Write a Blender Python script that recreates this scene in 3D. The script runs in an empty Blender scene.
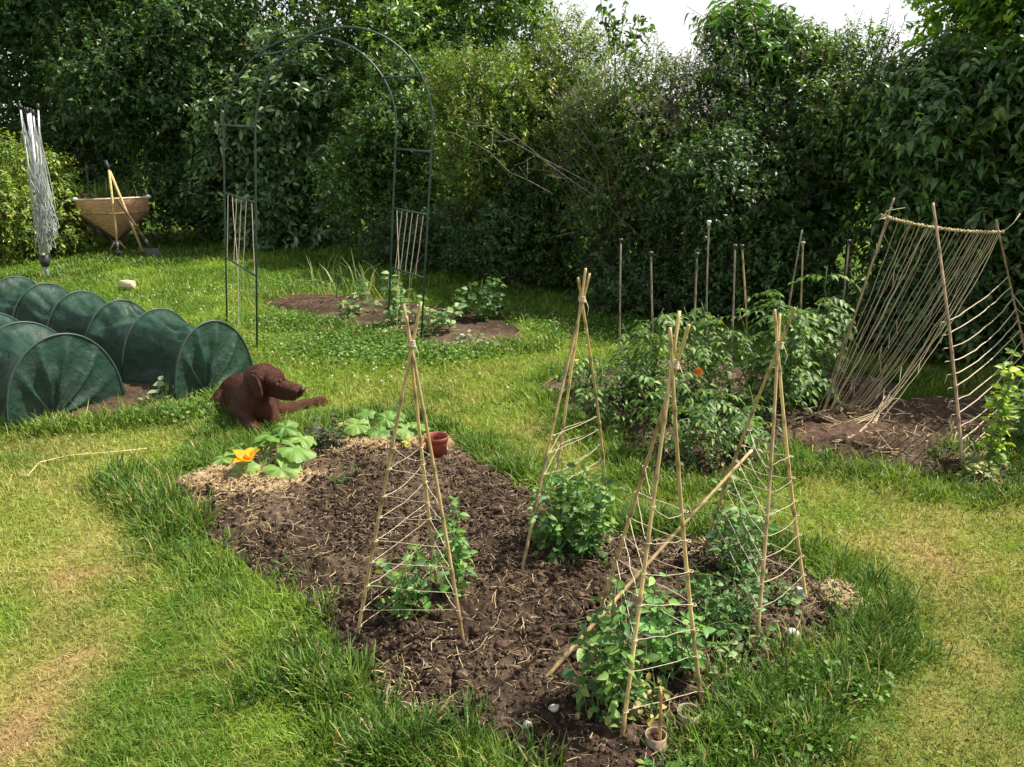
import bpy, math, random
import numpy as np
from mathutils import Vector, Matrix

R = np.random.default_rng(7)
random.seed(7)
PI = math.pi
SC = bpy.context.scene
COL = SC.collection

# ------------------------------------------------------------------ camera
W, H, F = 1024.0, 767.0, 826.0
CAMZ, PITCH = 1.65, math.radians(17.57)
cam_d = bpy.data.cameras.new('camera'); cam = bpy.data.objects.new('camera', cam_d); COL.objects.link(cam)
cam.location = (0, 0, CAMZ); cam.rotation_euler = (PI/2 - PITCH, 0, 0)
cam_d.sensor_width = 36; cam_d.lens = 36*F/W; cam_d.clip_start = .05; cam_d.clip_end = 2000
SC.camera = cam
cp, sp = math.cos(PITCH), math.sin(PITCH)

def ray(px, py):
    a, b = (px-512)/F, (py-383.5)/F
    return np.array([a, cp - b*sp, -sp - b*cp])
def P(px, py, z=0.0):
    d = ray(px, py); t = (z-CAMZ)/d[2]
    return np.array([d[0]*t, d[1]*t, z])
def PD(px, py, Y):
    d = ray(px, py); t = Y/d[1]
    return np.array([d[0]*t, Y, CAMZ + d[2]*t])
def mpp(Y, z=0.5):                       # metres covered by one pixel at depth Y
    return (Y*cp + (CAMZ-z)*sp)/F

# ------------------------------------------------------------------ numpy noise
_T = np.random.default_rng(3).random((256, 256))
def vnoise(x, y):
    xi = np.floor(x).astype(int); yi = np.floor(y).astype(int)
    fx = x-xi; fy = y-yi
    fx = fx*fx*(3-2*fx); fy = fy*fy*(3-2*fy)
    a = _T[xi & 255, yi & 255]; b = _T[(xi+1) & 255, yi & 255]
    c = _T[xi & 255, (yi+1) & 255]; d = _T[(xi+1) & 255, (yi+1) & 255]
    return (a*(1-fx)+b*fx)*(1-fy) + (c*(1-fx)+d*fx)*fy
def fbm(x, y, s, oct=4, rough=.5):
    v = 0; a = 1; t = 0
    for k in range(oct):
        v = v + a*vnoise(x/s+17.3*k, y/s+5.1*k); t += a; a *= rough; s /= 2.03
    return v/t
def sstep(a, b, x):
    t = np.clip((x-a)/(b-a), 0, 1); return t*t*(3-2*t)
def worley(x, y, s, seed=0):
    xs, ys = x/s, y/s; xi, yi = np.floor(xs).astype(int), np.floor(ys).astype(int); best = np.full(x.shape, 9.); amp = np.zeros(x.shape)
    for i in (-1, 0, 1):
        for j in (-1, 0, 1):
            a, b = xi+i, yi+j
            jx = _T[(a+seed) & 255, (b*3+7) & 255]; jy = _T[(a*5+11) & 255, (b+seed) & 255]; w = _T[(a*7+b+seed) & 255, (b*11+a) & 255]
            d = np.hypot(xs-a-jx, ys-b-jy)/(.35+.65*w); k = d < best
            best = np.where(k, d, best); amp = np.where(k, w, amp)
    return np.maximum(0, 1-best)**.75*amp
def unit(v):
    return v/np.maximum(np.linalg.norm(v, axis=-1, keepdims=True), 1e-9)

# ------------------------------------------------------------------ mesh building
def mesh(name, V, Q, cols=None, smooth=True):
    V = np.asarray(V, dtype=np.float32); Q = np.asarray(Q, dtype=np.int32)
    me = bpy.data.meshes.new(name)
    me.vertices.add(len(V)); me.vertices.foreach_set('co', V.ravel())
    n, k = Q.shape
    me.loops.add(n*k); me.loops.foreach_set('vertex_index', Q.ravel())
    me.polygons.add(n); me.polygons.foreach_set('loop_start', np.arange(0, n*k, k, dtype=np.int32))
    if smooth: me.polygons.foreach_set('use_smooth', np.ones(n, dtype=bool))
    if cols is not None:
        c = np.ones((len(V), 4), dtype=np.float32); c[:, :3] = cols
        at = me.color_attributes.new('Col', 'FLOAT_COLOR', 'POINT'); at.data.foreach_set('color', c.ravel())
    me.update(calc_edges=True)
    return me

class MB:
    """collects quad geometry in world space, then links it as ONE mesh object"""
    def __init__(s): s.v = []; s.q = []; s.c = []; s.n = 0
    def add(s, V, Q, C=(1, 1, 1)):
        V = np.asarray(V, float); Q = np.asarray(Q, int)
        C = np.asarray(C, float)
        if C.ndim == 1: C = np.tile(C, (len(V), 1))
        s.v.append(V); s.q.append(Q+s.n); s.c.append(C); s.n += len(V); return s
    def tube(s, pts, r, C=(1, 1, 1), n=6, cap=True):
        pts = np.asarray(pts, float); m = len(pts)
        r = np.full(m, r, float) if np.ndim(r) == 0 else np.asarray(r, float)
        if cap:
            pts = np.vstack([pts[:1], pts, pts[-1:]]); r = np.concatenate([[r[0]*.02], r, [r[-1]*.02]]); m += 2
        T = np.zeros_like(pts); T[1:-1] = pts[2:]-pts[:-2]; T[0] = pts[1]-pts[0]; T[-1] = pts[-1]-pts[-2]
        if cap: T[0] = pts[2]-pts[1]; T[-1] = pts[-2]-pts[-3]
        T = unit(T)
        ref = np.eye(3)[int(np.argmin(np.abs(T).max(0)))]
        A = unit(np.cross(T, ref)); B = np.cross(T, A)
        th = np.arange(n)*2*PI/n
        V = pts[:, None, :] + r[:, None, None]*(np.cos(th)[None, :, None]*A[:, None, :] + np.sin(th)[None, :, None]*B[:, None, :])
        i = np.arange(m-1)[:, None]*n; j = np.arange(n)[None, :]; k = (j+1) % n
        Q = np.stack([i+j, i+k, i+n+k, i+n+j], -1).reshape(-1, 4)
        C = np.asarray(C, float)
        if C.ndim == 2:
            if cap: C = np.vstack([C[:1], C, C[-1:]])
            C = np.repeat(C, n, axis=0)
        return s.add(V.reshape(-1, 3), Q, C)
    def grid(s, V, C=(1, 1, 1), wrap=False):
        """V: (a,b,3)"""
        a, b = V.shape[:2]
        i = np.arange(a-1)[:, None]*b; j = np.arange(b if wrap else b-1)[None, :]; k = (j+1) % b
        Q = np.stack([i+j, i+k, i+b+k, i+b+j], -1).reshape(-1, 4)
        C = np.asarray(C, float)
        return s.add(V.reshape(-1, 3), Q, C.reshape(-1, 3) if C.ndim > 1 else C)
    def box(s, c, sx, sy, sz, C=(1, 1, 1), rot=None):
        v = np.array([[x, y, z] for x in (-.5, .5) for y in (-.5, .5) for z in (-.5, .5)])*[sx, sy, sz]
        if rot is not None: v = v @ np.asarray(rot).T
        return s.add(v+np.asarray(c), [[0, 1, 3, 2], [4, 6, 7, 5], [0, 4, 5, 1], [2, 3, 7, 6], [0, 2, 6, 4], [1, 5, 7, 3]], C)
    def ball(s, c, r, C=(1, 1, 1), n=8):
        r = np.asarray(r, float)*np.ones(3)
        ph = np.linspace(.02, PI-.02, n); th = np.arange(2*n)*PI/n
        V = np.stack([np.sin(ph)[:, None]*np.cos(th), np.sin(ph)[:, None]*np.sin(th), np.cos(ph)[:, None]*np.ones_like(th)], -1)*r+np.asarray(c)
        return s.grid(V, C, wrap=True)
    def build(s, name, mat, parent=None, smooth=True):
        V = np.vstack(s.v); Q = np.vstack(s.q); C = np.vstack(s.c)
        if parent is not None: V = V - np.array(parent.location if parent.parent is None else parent['org'])
        o = bpy.data.objects.new(name, mesh(name, V, Q, C, smooth)); COL.objects.link(o)
        o.data.materials.append(mat)
        if parent is not None:
            o.parent = parent
            o['org'] = list(parent.location) if parent.parent is None else list(parent['org'])
        return o

def thing(name, label, cat, loc=(0, 0, 0), group=None):
    o = bpy.data.objects.new(name, None); COL.objects.link(o)
    o.location = tuple(float(a) for a in loc); o.empty_display_size = .1
    o['label'] = label; o['category'] = cat
    if group: o['group'] = group
    return o
def tag(o, label=None, cat=None, group=None, kind=None):
    if label: o['label'] = label
    if cat: o['category'] = cat
    if group: o['group'] = group
    if kind: o['kind'] = kind
    return o

# leaf templates: x across, y along, z up
def leaf_t(segs=2, fold=.18, droop=.12, prof=None, wave=0):
    ys = np.linspace(0, 1, segs*2+1)
    prof = prof or (lambda y: np.sin(PI*y**.8)**.9*.5)
    V = []
    for y in ys:
        w = float(prof(y)); w = max(w, .012)
        z = -droop*y*y*2
        V += [[-w, y, z+fold*w+wave*math.sin(9*y)], [0, y, z], [w, y, z+fold*w-wave*math.sin(8*y+1)]]
    Q = []
    for i in range(len(ys)-1):
        a = 3*i
        Q += [[a, a+1, a+4, a+3], [a+1, a+2, a+5, a+4]]
    return np.array(V), np.array(Q)
LEAF2 = (np.array([[0, 0, 0], [.5, .42, .12], [0, 1, -.18], [-.5, .42, .12], [0, .5, 0]]), np.array([[0, 1, 2, 4], [0, 4, 2, 3]]))
LEAF4 = leaf_t(2)
LEAFP = leaf_t(2, prof=lambda y: np.sin(PI*y**.62)*.5, droop=.28, fold=.3)       # pointed, drooping
LEAF6 = leaf_t(3, wave=.03)
def place(T, pos, fwd, nrm, size, wid, cols):
    V, Q = T; N = len(pos)
    y = unit(fwd); x = unit(np.cross(y, nrm)); z = np.cross(x, y)
    size = np.asarray(size)*np.ones(N); wid = np.asarray(wid)*np.ones(N)
    out = pos[:, None, :] + size[:, None, None]*(V[None, :, 0:1]*wid[:, None, None]*x[:, None, :] + V[None, :, 1:2]*y[:, None, :] + V[None, :, 2:3]*z[:, None, :])
    k = len(V)
    QQ = (Q[None]+(np.arange(N)*k)[:, None, None]).reshape(-1, 4)
    return out.reshape(-1, 3), QQ, np.repeat(cols, k, axis=0)
def palette(n, cols, w=None, jit=.18, rng=R):
    cols = np.array(cols, float)
    i = rng.choice(len(cols), n, p=None if w is None else np.array(w)/np.sum(w))
    return np.clip(cols[i]*(1+rng.normal(0, jit, (n, 1)))*(1+rng.normal(0, .06, (n, 3))), .003, .9)
def rdir(n, rng=R):
    return unit(rng.normal(size=(n, 3)))

# ------------------------------------------------------------------ materials
def new_mat(name):
    m = bpy.data.materials.new(name); m.use_nodes = True
    nt = m.node_tree; nt.nodes.clear()
    return m, nt, nt.nodes.new('ShaderNodeOutputMaterial')
def N(nt, t, **kw):
    n = nt.nodes.new(t)
    for k, v in kw.items():
        if k in n.inputs: n.inputs[k].default_value = v
        else: setattr(n, k, v)
    return n
def leaf_mat(name, trans=.35, rough=.45, spec=.4, tint=(1.25, 1.25, .55)):
    m, nt, out = new_mat(name); L = nt.links.new
    a = N(nt, 'ShaderNodeVertexColor', layer_name='Col')
    nz = N(nt, 'ShaderNodeTexNoise', Scale=60.0, Detail=2.0)
    mp = N(nt, 'ShaderNodeMapRange'); mp.inputs['To Min'].default_value = .75; mp.inputs['To Max'].default_value = 1.25
    L(nz.outputs['Fac'], mp.inputs['Value'])
    mul = N(nt, 'ShaderNodeVectorMath', operation='MULTIPLY'); L(a.outputs['Color'], mul.inputs[0]); L(mp.outputs['Result'], mul.inputs[1])
    p = N(nt, 'ShaderNodeBsdfPrincipled', Roughness=rough); p.inputs['Specular IOR Level'].default_value = spec
    L(mul.outputs[0], p.inputs['Base Color'])
    t = N(nt, 'ShaderNodeBsdfTranslucent')
    m2 = N(nt, 'ShaderNodeVectorMath', operation='MULTIPLY'); L(mul.outputs[0], m2.inputs[0]); m2.inputs[1].default_value = tint
    L(m2.outputs[0], t.inputs['Color'])
    mx = N(nt, 'ShaderNodeMixShader', Fac=trans); L(p.outputs[0], mx.inputs[1]); L(t.outputs[0], mx.inputs[2])
    L(mx.outputs[0], out.inputs['Surface'])
    return m
def col_mat(name, rough=.6, spec=.3, nscale=40, namt=.35, bump=0, bscale=80, metallic=0, stretch=None):
    """vertex colour x procedural noise"""
    m, nt, out = new_mat(name); L = nt.links.new
    a = N(nt, 'ShaderNodeVertexColor', layer_name='Col')
    tc = N(nt, 'ShaderNodeTexCoord'); mpg = N(nt, 'ShaderNodeMapping')
    if stretch: mpg.inputs['Scale'].default_value = stretch
    L(tc.outputs['Object'], mpg.inputs['Vector'])
    nz = N(nt, 'ShaderNodeTexNoise', Scale=float(nscale), Detail=4.0); L(mpg.outputs[0], nz.inputs['Vector'])
    mp = N(nt, 'ShaderNodeMapRange'); mp.inputs['From Min'].default_value = .25; mp.inputs['From Max'].default_value = .75
    mp.inputs['To Min'].default_value = 1-namt; mp.inputs['To Max'].default_value = 1+namt
    L(nz.outputs['Fac'], mp.inputs['Value'])
    mul = N(nt, 'ShaderNodeVectorMath', operation='MULTIPLY'); L(a.outputs['Color'], mul.inputs[0]); L(mp.outputs['Result'], mul.inputs[1])
    p = N(nt, 'ShaderNodeBsdfPrincipled', Roughness=rough, Metallic=float(metallic)); p.inputs['Specular IOR Level'].default_value = spec
    L(mul.outputs[0], p.inputs['Base Color'])
    if bump:
        b = N(nt, 'ShaderNodeBump', Strength=bump); b.inputs['Distance'].default_value = .01
        n2 = N(nt, 'ShaderNodeTexNoise', Scale=float(bscale), Detail=5.0); L(mpg.outputs[0], n2.inputs['Vector'])
        L(n2.outputs['Fac'], b.inputs['Height']); L(b.outputs[0], p.inputs['Normal'])
    L(p.outputs[0], out.inputs['Surface'])
    return m
M_GRASS = leaf_mat('grass_blade', .3, .5, .25, (1.2, 1.2, .5))
M_LEAF = leaf_mat('foliage', .35, .42, .4)
M_LAUREL = leaf_mat('glossy_leaf', .25, .3, .6)
M_VEG = leaf_mat('vegetable_leaf', .35, .5, .35)
M_PETAL = leaf_mat('petal', .4, .6, .2, (1.1, 1, .8))
M_BARK = col_mat('bark', .85, .2, 30, .4, .5, 60)
M_CANE = col_mat('bamboo_cane', .5, .4, 25, .4, 0, 60, stretch=(3, 3, .6))
M_STRING = col_mat('string', .8, .1, 120, .3)
M_SOIL = col_mat('soil', .95, .12, 45, .55, .9, 160)
M_METAL = col_mat('coated_metal', .4, .5, 20, .25)
M_PLASTIC = col_mat('plastic', .5, .45, 30, .2)
M_WOOD = col_mat('weathered_wood', .75, .25, 18, .4, .4, 60, stretch=(1, 1, 6))
M_LAWN = col_mat('lawn_thatch', .95, .05, 60, .5, .6, 120)
M_STRAW = col_mat('straw', .8, .15, 60, .3)

# ------------------------------------------------------------------ light, sky
AZ, EL = math.radians(71), math.radians(54)
S = Vector((math.sin(AZ)*math.cos(EL), math.cos(AZ)*math.cos(EL), math.sin(EL)))
sun_d = bpy.data.lights.new('sun', 'SUN'); sun_d.energy = 5.0; sun_d.angle = math.radians(.55); sun_d.color = (1, .94, .84)
sun = bpy.data.objects.new('sun', sun_d); COL.objects.link(sun); sun.location = S*50
sun.rotation_euler = (-S).to_track_quat('-Z', 'Y').to_euler()
wd = bpy.data.worlds.new('World'); SC.world = wd; wd.use_nodes = True
nt = wd.node_tree; nt.nodes.clear(); L = nt.links.new
sky = N(nt, 'ShaderNodeTexSky'); sky.sky_type = 'NISHITA'; sky.sun_disc = False
sky.sun_elevation = EL; sky.sun_rotation = AZ; sky.dust_density = 4; sky.air_density = 1.2
tc = N(nt, 'ShaderNodeTexCoord')
nz = N(nt, 'ShaderNodeTexNoise', Scale=2.2, Detail=6.0, Roughness=.6); L(tc.outputs['Generated'], nz.inputs['Vector'])
cr = N(nt, 'ShaderNodeMapRange'); cr.inputs['From Min'].default_value = .35; cr.inputs['From Max'].default_value = .6
cr.inputs['To Min'].default_value = .8; cr.inputs['To Max'].default_value = 1.0
L(nz.outputs['Fac'], cr.inputs['Value'])
sx = N(nt, 'ShaderNodeSeparateXYZ'); L(tc.outputs['Generated'], sx.inputs[0])
ce = N(nt, 'ShaderNodeMapRange'); ce.inputs['From Min'].default_value = .22; ce.inputs['From Max'].default_value = .75; ce.inputs['To Min'].default_value = 1.0; ce.inputs['To Max'].default_value = .12
L(sx.outputs['Z'], ce.inputs['Value'])
cm = N(nt, 'ShaderNodeMath', operation='MULTIPLY'); L(cr.outputs['Result'], cm.inputs[0]); L(ce.outputs['Result'], cm.inputs[1])
mx = N(nt, 'ShaderNodeMix', data_type='RGBA'); L(cm.outputs[0], mx.inputs['Factor'])
L(sky.outputs[0], mx.inputs['A']); mx.inputs['B'].default_value = (8.2, 8.25, 8.3, 1)      # thin bright cloud
bg = N(nt, 'ShaderNodeBackground', Strength=.078); L(mx.outputs['Result'], bg.inputs['Color'])
wo = N(nt, 'ShaderNodeOutputWorld'); L(bg.outputs[0], wo.inputs['Surface'])
SC.view_settings.view_transform = 'Standard'; SC.view_settings.look = 'None'; SC.view_settings.gamma = 1
SC.view_settings.exposure = 0.9
SC.render.engine = 'CYCLES'
SC.cycles.max_bounces = 8; SC.cycles.transparent_max_bounces = 16; SC.cycles.diffuse_bounces = 4
SC.cycles.use_denoising = True

# ------------------------------------------------------------------ beds
def world_poly(px): return np.array([P(a, b)[:2] for a, b in px])
def sd(poly, x, y):
    """signed distance to a polygon, positive inside"""
    shp = x.shape; x = x.ravel(); y = y.ravel()
    d = np.full(x.shape, 1e9); ins = np.zeros(x.shape, bool)
    n = len(poly)
    for i in range(n):
        a, b = poly[i], poly[(i+1) % n]; e = b-a
        t = np.clip(((x-a[0])*e[0]+(y-a[1])*e[1])/(e@e), 0, 1)
        d = np.minimum(d, np.hypot(x-a[0]-t*e[0], y-a[1]-t*e[1]))
        c = ((a[1] > y) != (b[1] > y)) & (x < e[0]*(y-a[1])/(e[1] if e[1] else 1e-9)+a[0])
        ins ^= c
    return np.where(ins, d, -d).reshape(shp)
BEDS = {
 'front': world_poly([(168, 490), (190, 474), (240, 462), (300, 440), (340, 424), (400, 424), (445, 440), (485, 462), (520, 480), (560, 505),
   (610, 535), (650, 538), (700, 536), (765, 548), (830, 578), (862, 606), (842, 640), (792, 668), (745, 690), (706, 716), (690, 745), (670, 790), (560, 800),
   (500, 766), (430, 728), (378, 712), (362, 690), (340, 640), (300, 596), (240, 565), (200, 535)]),
 'tomato': world_poly([(540, 386), (585, 370), (660, 360), (760, 362), (850, 372), (905, 385), (880, 425), (790, 447), (735, 478), (650, 480), (605, 432), (560, 408)]),
 'trellis': world_poly([(792, 430), (850, 408), (930, 398), (1020, 396), (1120, 405), (1130, 470), (1030, 480), (985, 492), (930, 480), (860, 464), (805, 458)]),
 'back': world_poly([(262, 304), (300, 294), (360, 296), (420, 303), (480, 312), (520, 326), (522, 342), (480, 350), (430, 347), (385, 331), (330, 319), (285, 311)]),
 'tunnel': world_poly([(-120, 430), (70, 421), (130, 414), (190, 402), (232, 388), (190, 352), (60, 305), (-20, 300), (-200, 340)]),
}
MOUND = {'front': .05, 'tomato': .05, 'trellis': .045, 'back': .02, 'tunnel': .02}
def lawn_z(x, y): return (fbm(x, y, 1.1, 3)-.5)*.05
def ground(x, y):
    x = np.atleast_1d(np.asarray(x, float)); y = np.atleast_1d(np.asarray(y, float))
    z = lawn_z(x, y)
    for k, p in BEDS.items():
        z = z + MOUND[k]*sstep(0, .25, sd(p, x, y))
    return z
def G(px, py):
    p = P(px, py); p[2] = float(ground(p[0], p[1])[0]); return p

TOPS = {}
def top(key, x, y):
    xs, ys, z = TOPS[key]
    i = np.clip(((y-ys[0])/(ys[1]-ys[0])).round().astype(int), 0, len(ys)-1); j = np.clip(((x-xs[0])/(xs[1]-xs[0])).round().astype(int), 0, len(xs)-1)
    return z[i, j]
def soil_bed(key, name, label, res, amp=1.0, patches=()):
    p = BEDS[key]
    x0, y0 = p.min(0)-.05; x1, y1 = p.max(0)+.05
    if key == 'trellis': x1 = min(x1, 4.2)
    xs = np.arange(x0, x1, res); ys = np.arange(y0, y1, res)
    X, Y = np.meshgrid(xs, ys)
    d = sd(p, X, Y) + (fbm(X, Y, .22, 3)-.5)*.12
    z = lawn_z(X, Y) + MOUND[key]*sstep(0, .25, d) + .004
    b1 = np.abs(fbm(X, Y, .16, 2)-.5)*2; b2 = np.abs(fbm(X+9, Y, .06, 2)-.5)*2; b3 = fbm(X, Y+4, .028, 2)
    WX = X+(b3-.5)*.02; WY = Y+(vnoise(X/.02+9, Y/.02+2)-.5)*.02
    CL = worley(WX, WY, .075, 3)*.030*sstep(.45, .75, fbm(X, Y+6, .25, 3)) + worley(WX, WY, .031, 17)*.013*sstep(.3, .6, fbm(X+2, Y+1, .12, 2)) + worley(WX, WY, .017, 31)*.015*sstep(.32, .55, fbm(X+8, Y+2, .3, 3)) - .010
    b4 = vnoise(X/.011+40, Y/.011+3); b5 = 1-np.abs(vnoise(X/.034+7, Y/.034+9)-.5)*2
    z = z + amp*sstep(-.02, .1, d)*((.45-b1)*.022 + (.4-b2)*.022 + (b3-.5)*.014 + (b4-.5)*.007 + CL)
    z = z - .05*sstep(.015, -.03, d)
    # true soil colours: damp dark, drier brown crumbs, and tan mulch where it was spread
    dry = sstep(.35, .7, fbm(X, Y, .35, 4))*.7 + sstep(.5, .72, b3)*.3
    C = np.array([.040, .0255, .0165])*(1-dry[..., None]) + np.array([.115, .079, .052])*dry[..., None]
    for (a, b, rx, ry, col) in patches:
        q = P(a, b)[:2]
        dd = np.hypot((X-q[0])/rx, (Y-q[1])/ry) + (fbm(X, Y, .12, 3)-.5)*1.1
        k = sstep(1.0, .75, dd)
        z = z*(1-.35*k) + k*(.02+.35*MOUND[key])
        C = C*(1-k[..., None]) + np.array(col)*k[..., None]*(.45+1.1*fbm(X+1, Y, .025, 3)[..., None])
    TOPS[key] = (xs, ys, z)
    keep = d > -.03
    idx = -np.ones(X.shape, int); idx[keep] = np.arange(keep.sum())
    a, b, c, e = idx[:-1, :-1], idx[:-1, 1:], idx[1:, 1:], idx[1:, :-1]
    ok = (a >= 0) & (b >= 0) & (c >= 0) & (e >= 0)
    Q = np.stack([a[ok], b[ok], c[ok], e[ok]], -1)
    V = np.stack([X[keep], Y[keep], z[keep]], -1)
    o = bpy.data.objects.new(name, mesh(name, V, Q, C[keep])); COL.objects.link(o); o.data.materials.append(M_SOIL)
    return tag(o, label, 'soil', kind='structure')
TAN = (.40, .28, .145)
soil_bed('front', 'soil', 'dark dug soil of the kidney-shaped front bed', .0068, 1.0,
   [(258, 492, .26, .17, TAN), (205, 492, .18, .12, (.30, .20, .11)), (372, 455, .10, .09, TAN), (430, 452, .16, .09, (.36, .24, .12)), (340, 452, .1, .08, (.2, .14, .08)), (845, 605, .12, .12, (.36, .29, .16))])
soil_bed('tomato', 'soil', 'soil under the tomato plants', .014, .9, [(610, 395, .3, .2, (.15, .11, .07)), (560, 390, .2, .15, (.11, .08, .05))])
soil_bed('trellis', 'soil', 'reddish soil beneath the string trellis', .0085, .95, [(835, 440, .35, .16, (.10, .062, .042)), (990, 470, .2, .15, (.36, .29, .16))])
soil_bed('back', 'soil', 'soil strip of the far bed under the arch', .018, .35, [(310, 302, .5, .3, (.085, .052, .036))])
soil_bed('tunnel', 'soil', 'soil strip under the mesh tunnels', .02, .7)

# ------------------------------------------------------------------ lawn sheet
def dryness(x, y):
    d = .26*sstep(.42, .68, fbm(x+3, y+8, .9, 4)) + .28*sstep(.45, .75, fbm(x+31, y+2, .28, 3))
    d = d - .05 + .10*sstep(5.5, 2.5, y) + .55*(fbm(x+13, y+3, .085, 2)-.5) + .3*(fbm(x+5, y+33, .2, 2)-.5)
    for (a, b, r, w) in DRY:
        q = P(a, b); d = d + .44*w*np.exp(-((x-q[0])**2+((y-q[1])*.8)**2)/(r*r))*(.5+fbm(x, y, .12, 3))
    edge = np.full(np.shape(x), -9.)
    for k in ('front', 'tomato', 'back', 'tunnel'): edge = np.maximum(edge, sd(BEDS[k], x, y))
    d = d - .5*sstep(-.35, -.05, edge) - .3*sstep(5.2, 7.5, y)
    return np.clip(d, 0, 1.15)
DRY = [(30, 690, .16, 1.9), (70, 585, .10, 1.0), (115, 638, .09, 1.1), (8, 755, .14, 2.0), (300, 560, .1, .3), (110, 565, .2, .7), (90, 470, .4, .3), (240, 640, .2, .35), (60, 520, .4, .3),
       (810, 500, .4, .25), (960, 650, .12, .8), (1000, 668, .10, .7), (930, 560, .08, .6), (960, 600, .5, .12), (700, 500, .5, .35), (900, 520, .4, .35),
       (470, 640, .1, .2), (380, 740, .15, .5), (1010, 560, .4, .3), (560, 450, .5, .3), (170, 430, .3, .3), (940, 730, .2, .4), (380, 380, .5, .15)]
GRN1, GRN2, STRAW, BROWN = np.array([.088, .19, .016]), np.array([.18, .295, .028]), np.array([.40, .345, .11]), np.array([.37, .265, .12])
def lawn_col(x, y, jit, dk=0.0):
    d = dryness(x, y); t = fbm(x+50, y, .5, 4); t = sstep(.35, .65, t)
    g = GRN1*(1-t[:, None]) + GRN2*t[:, None]
    k = np.clip(d + R.normal(0, jit, len(x)), 0, 1)[:, None]
    s = STRAW*(1-.0) + (BROWN-STRAW)*np.clip((d-.75)*2.5, 0, 1)[:, None]
    return g*(1-k)+s*k
def lawn_sheet():
    xs = np.concatenate([[-400, -150, -60, -25, -14], np.arange(-8, 7.01, .1), [12, 25, 60, 150, 400]])
    ys = np.concatenate([[-60, -20, -6, -1], np.arange(0, 13.01, .1), [16, 25, 60, 150, 400, 900]])
    X, Y = np.meshgrid(xs, ys)
    near = (np.abs(X) < 9) & (Y > -2) & (Y < 14)
    z = np.where(near, lawn_z(X, Y), 0)
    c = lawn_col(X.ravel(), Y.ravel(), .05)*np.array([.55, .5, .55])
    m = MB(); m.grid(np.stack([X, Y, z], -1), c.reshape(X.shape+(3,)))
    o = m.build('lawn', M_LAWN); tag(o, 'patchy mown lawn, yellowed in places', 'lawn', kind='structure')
lawn_sheet()

# hedge foot line, used to end the grass and to stand the hedge on
FOOT = np.array([P(a, b)[:2] for a, b in [(-420, 246), (-60, 246), (170, 243), (300, 249), (400, 260), (480, 277), (560, 306), (650, 330), (760, 350), (860, 366), (1000, 386), (1180, 420), (1500, 470)]])
def foot_y(x): return np.interp(x, FOOT[:, 0], FOOT[:, 1])

# ------------------------------------------------------------------ grass blades
BLADE = (np.array([[-.5, 0, 0], [.5, 0, 0], [-.42, .5, .06], [.42, .5, .06], [-.06, 1, -.12], [.06, 1, -.12]]), np.array([[0, 1, 3, 2], [2, 3, 5, 4]]))
BLADE3 = (np.array([[-.5, 0, 0], [.5, 0, 0], [-.5, .35, .05], [.5, .35, .05], [-.36, .7, .02], [.36, .7, .02], [-.04, 1, -.16], [.04, 1, -.16]]), np.array([[0, 1, 3, 2], [2, 3, 5, 4], [4, 5, 7, 6]]))
def blades(x, y, z, length, width, lean, cols, T=BLADE, aim=None):
    n = len(x)
    a = R.uniform(0, 2*PI, n) if aim is None else aim
    hor = np.stack([np.cos(a), np.sin(a), np.zeros(n)], -1)
    fwd = hor*np.sin(lean)[:, None] + np.array([0, 0, 1.])*np.cos(lean)[:, None]
    nrm = hor*np.cos(lean)[:, None] - np.array([0, 0, 1.])*np.sin(lean)[:, None]
    nrm = nrm + np.stack([-hor[:, 1], hor[:, 0], 0*a], -1)*R.normal(0, .5, (n, 1))
    return place(T, np.stack([x, y, z], -1), fwd, -nrm, length, width/length, cols)
def lawn_grass(K=21000):
    xs, ys = [], []
    for y0 in np.arange(1.0, 12.2, .1):
        hw = .62*(y0*cp+.6)+.9
        dens = K*(2/max(y0, 1.6))**1.6
        n = int(dens*.1*2*hw)
        xs.append(R.uniform(-hw, hw, n)); ys.append(R.uniform(y0, y0+.1, n))
    x = np.concatenate(xs); y = np.concatenate(ys)
    # tussocks: thin out between clumps
    keep = R.random(len(x)) < .45+.9*fbm(x, y, .09, 2)
    keep &= y < foot_y(x)+.5
    x, y = x[keep], y[keep]
    e = np.full(len(x), -9.)
    for p in BEDS.values(): e = np.maximum(e, sd(p, x, y)+(fbm(x, y, .2, 3)-.5)*.1)
    k = e < -.005
    x, y = x[k], y[k]
    d = dryness(x, y)
    c = lawn_col(x, y, .26)*(1+R.normal(0, .16, (len(x), 1)))
    sc = np.maximum(1, (y/2.2)**.75)
    ln = R.uniform(.014, .044, len(x))*(1.15-.45*np.clip(d, 0, 1))*(.7+.7*fbm(x, y, .35, 2))*np.minimum(sc, 1.5)*(1+.7*sstep(-.4, -.03, e[k])*fbm(x+7, y, .25, 2)*1.6)
    lean = np.abs(R.normal(.75, .4, len(x)))
    V, Q, C = blades(x, y, lawn_z(x, y)-.003, ln, R.uniform(.0018, .0036, len(x))*sc, lean, c)
    o = bpy.data.objects.new('grass', mesh('grass', V, Q, np.clip(C, .01, 1))); COL.objects.link(o); o.data.materials.append(M_GRASS)
    tag(o, 'short mown grass of the lawn', 'grass', kind='stuff')
lawn_grass()

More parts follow.
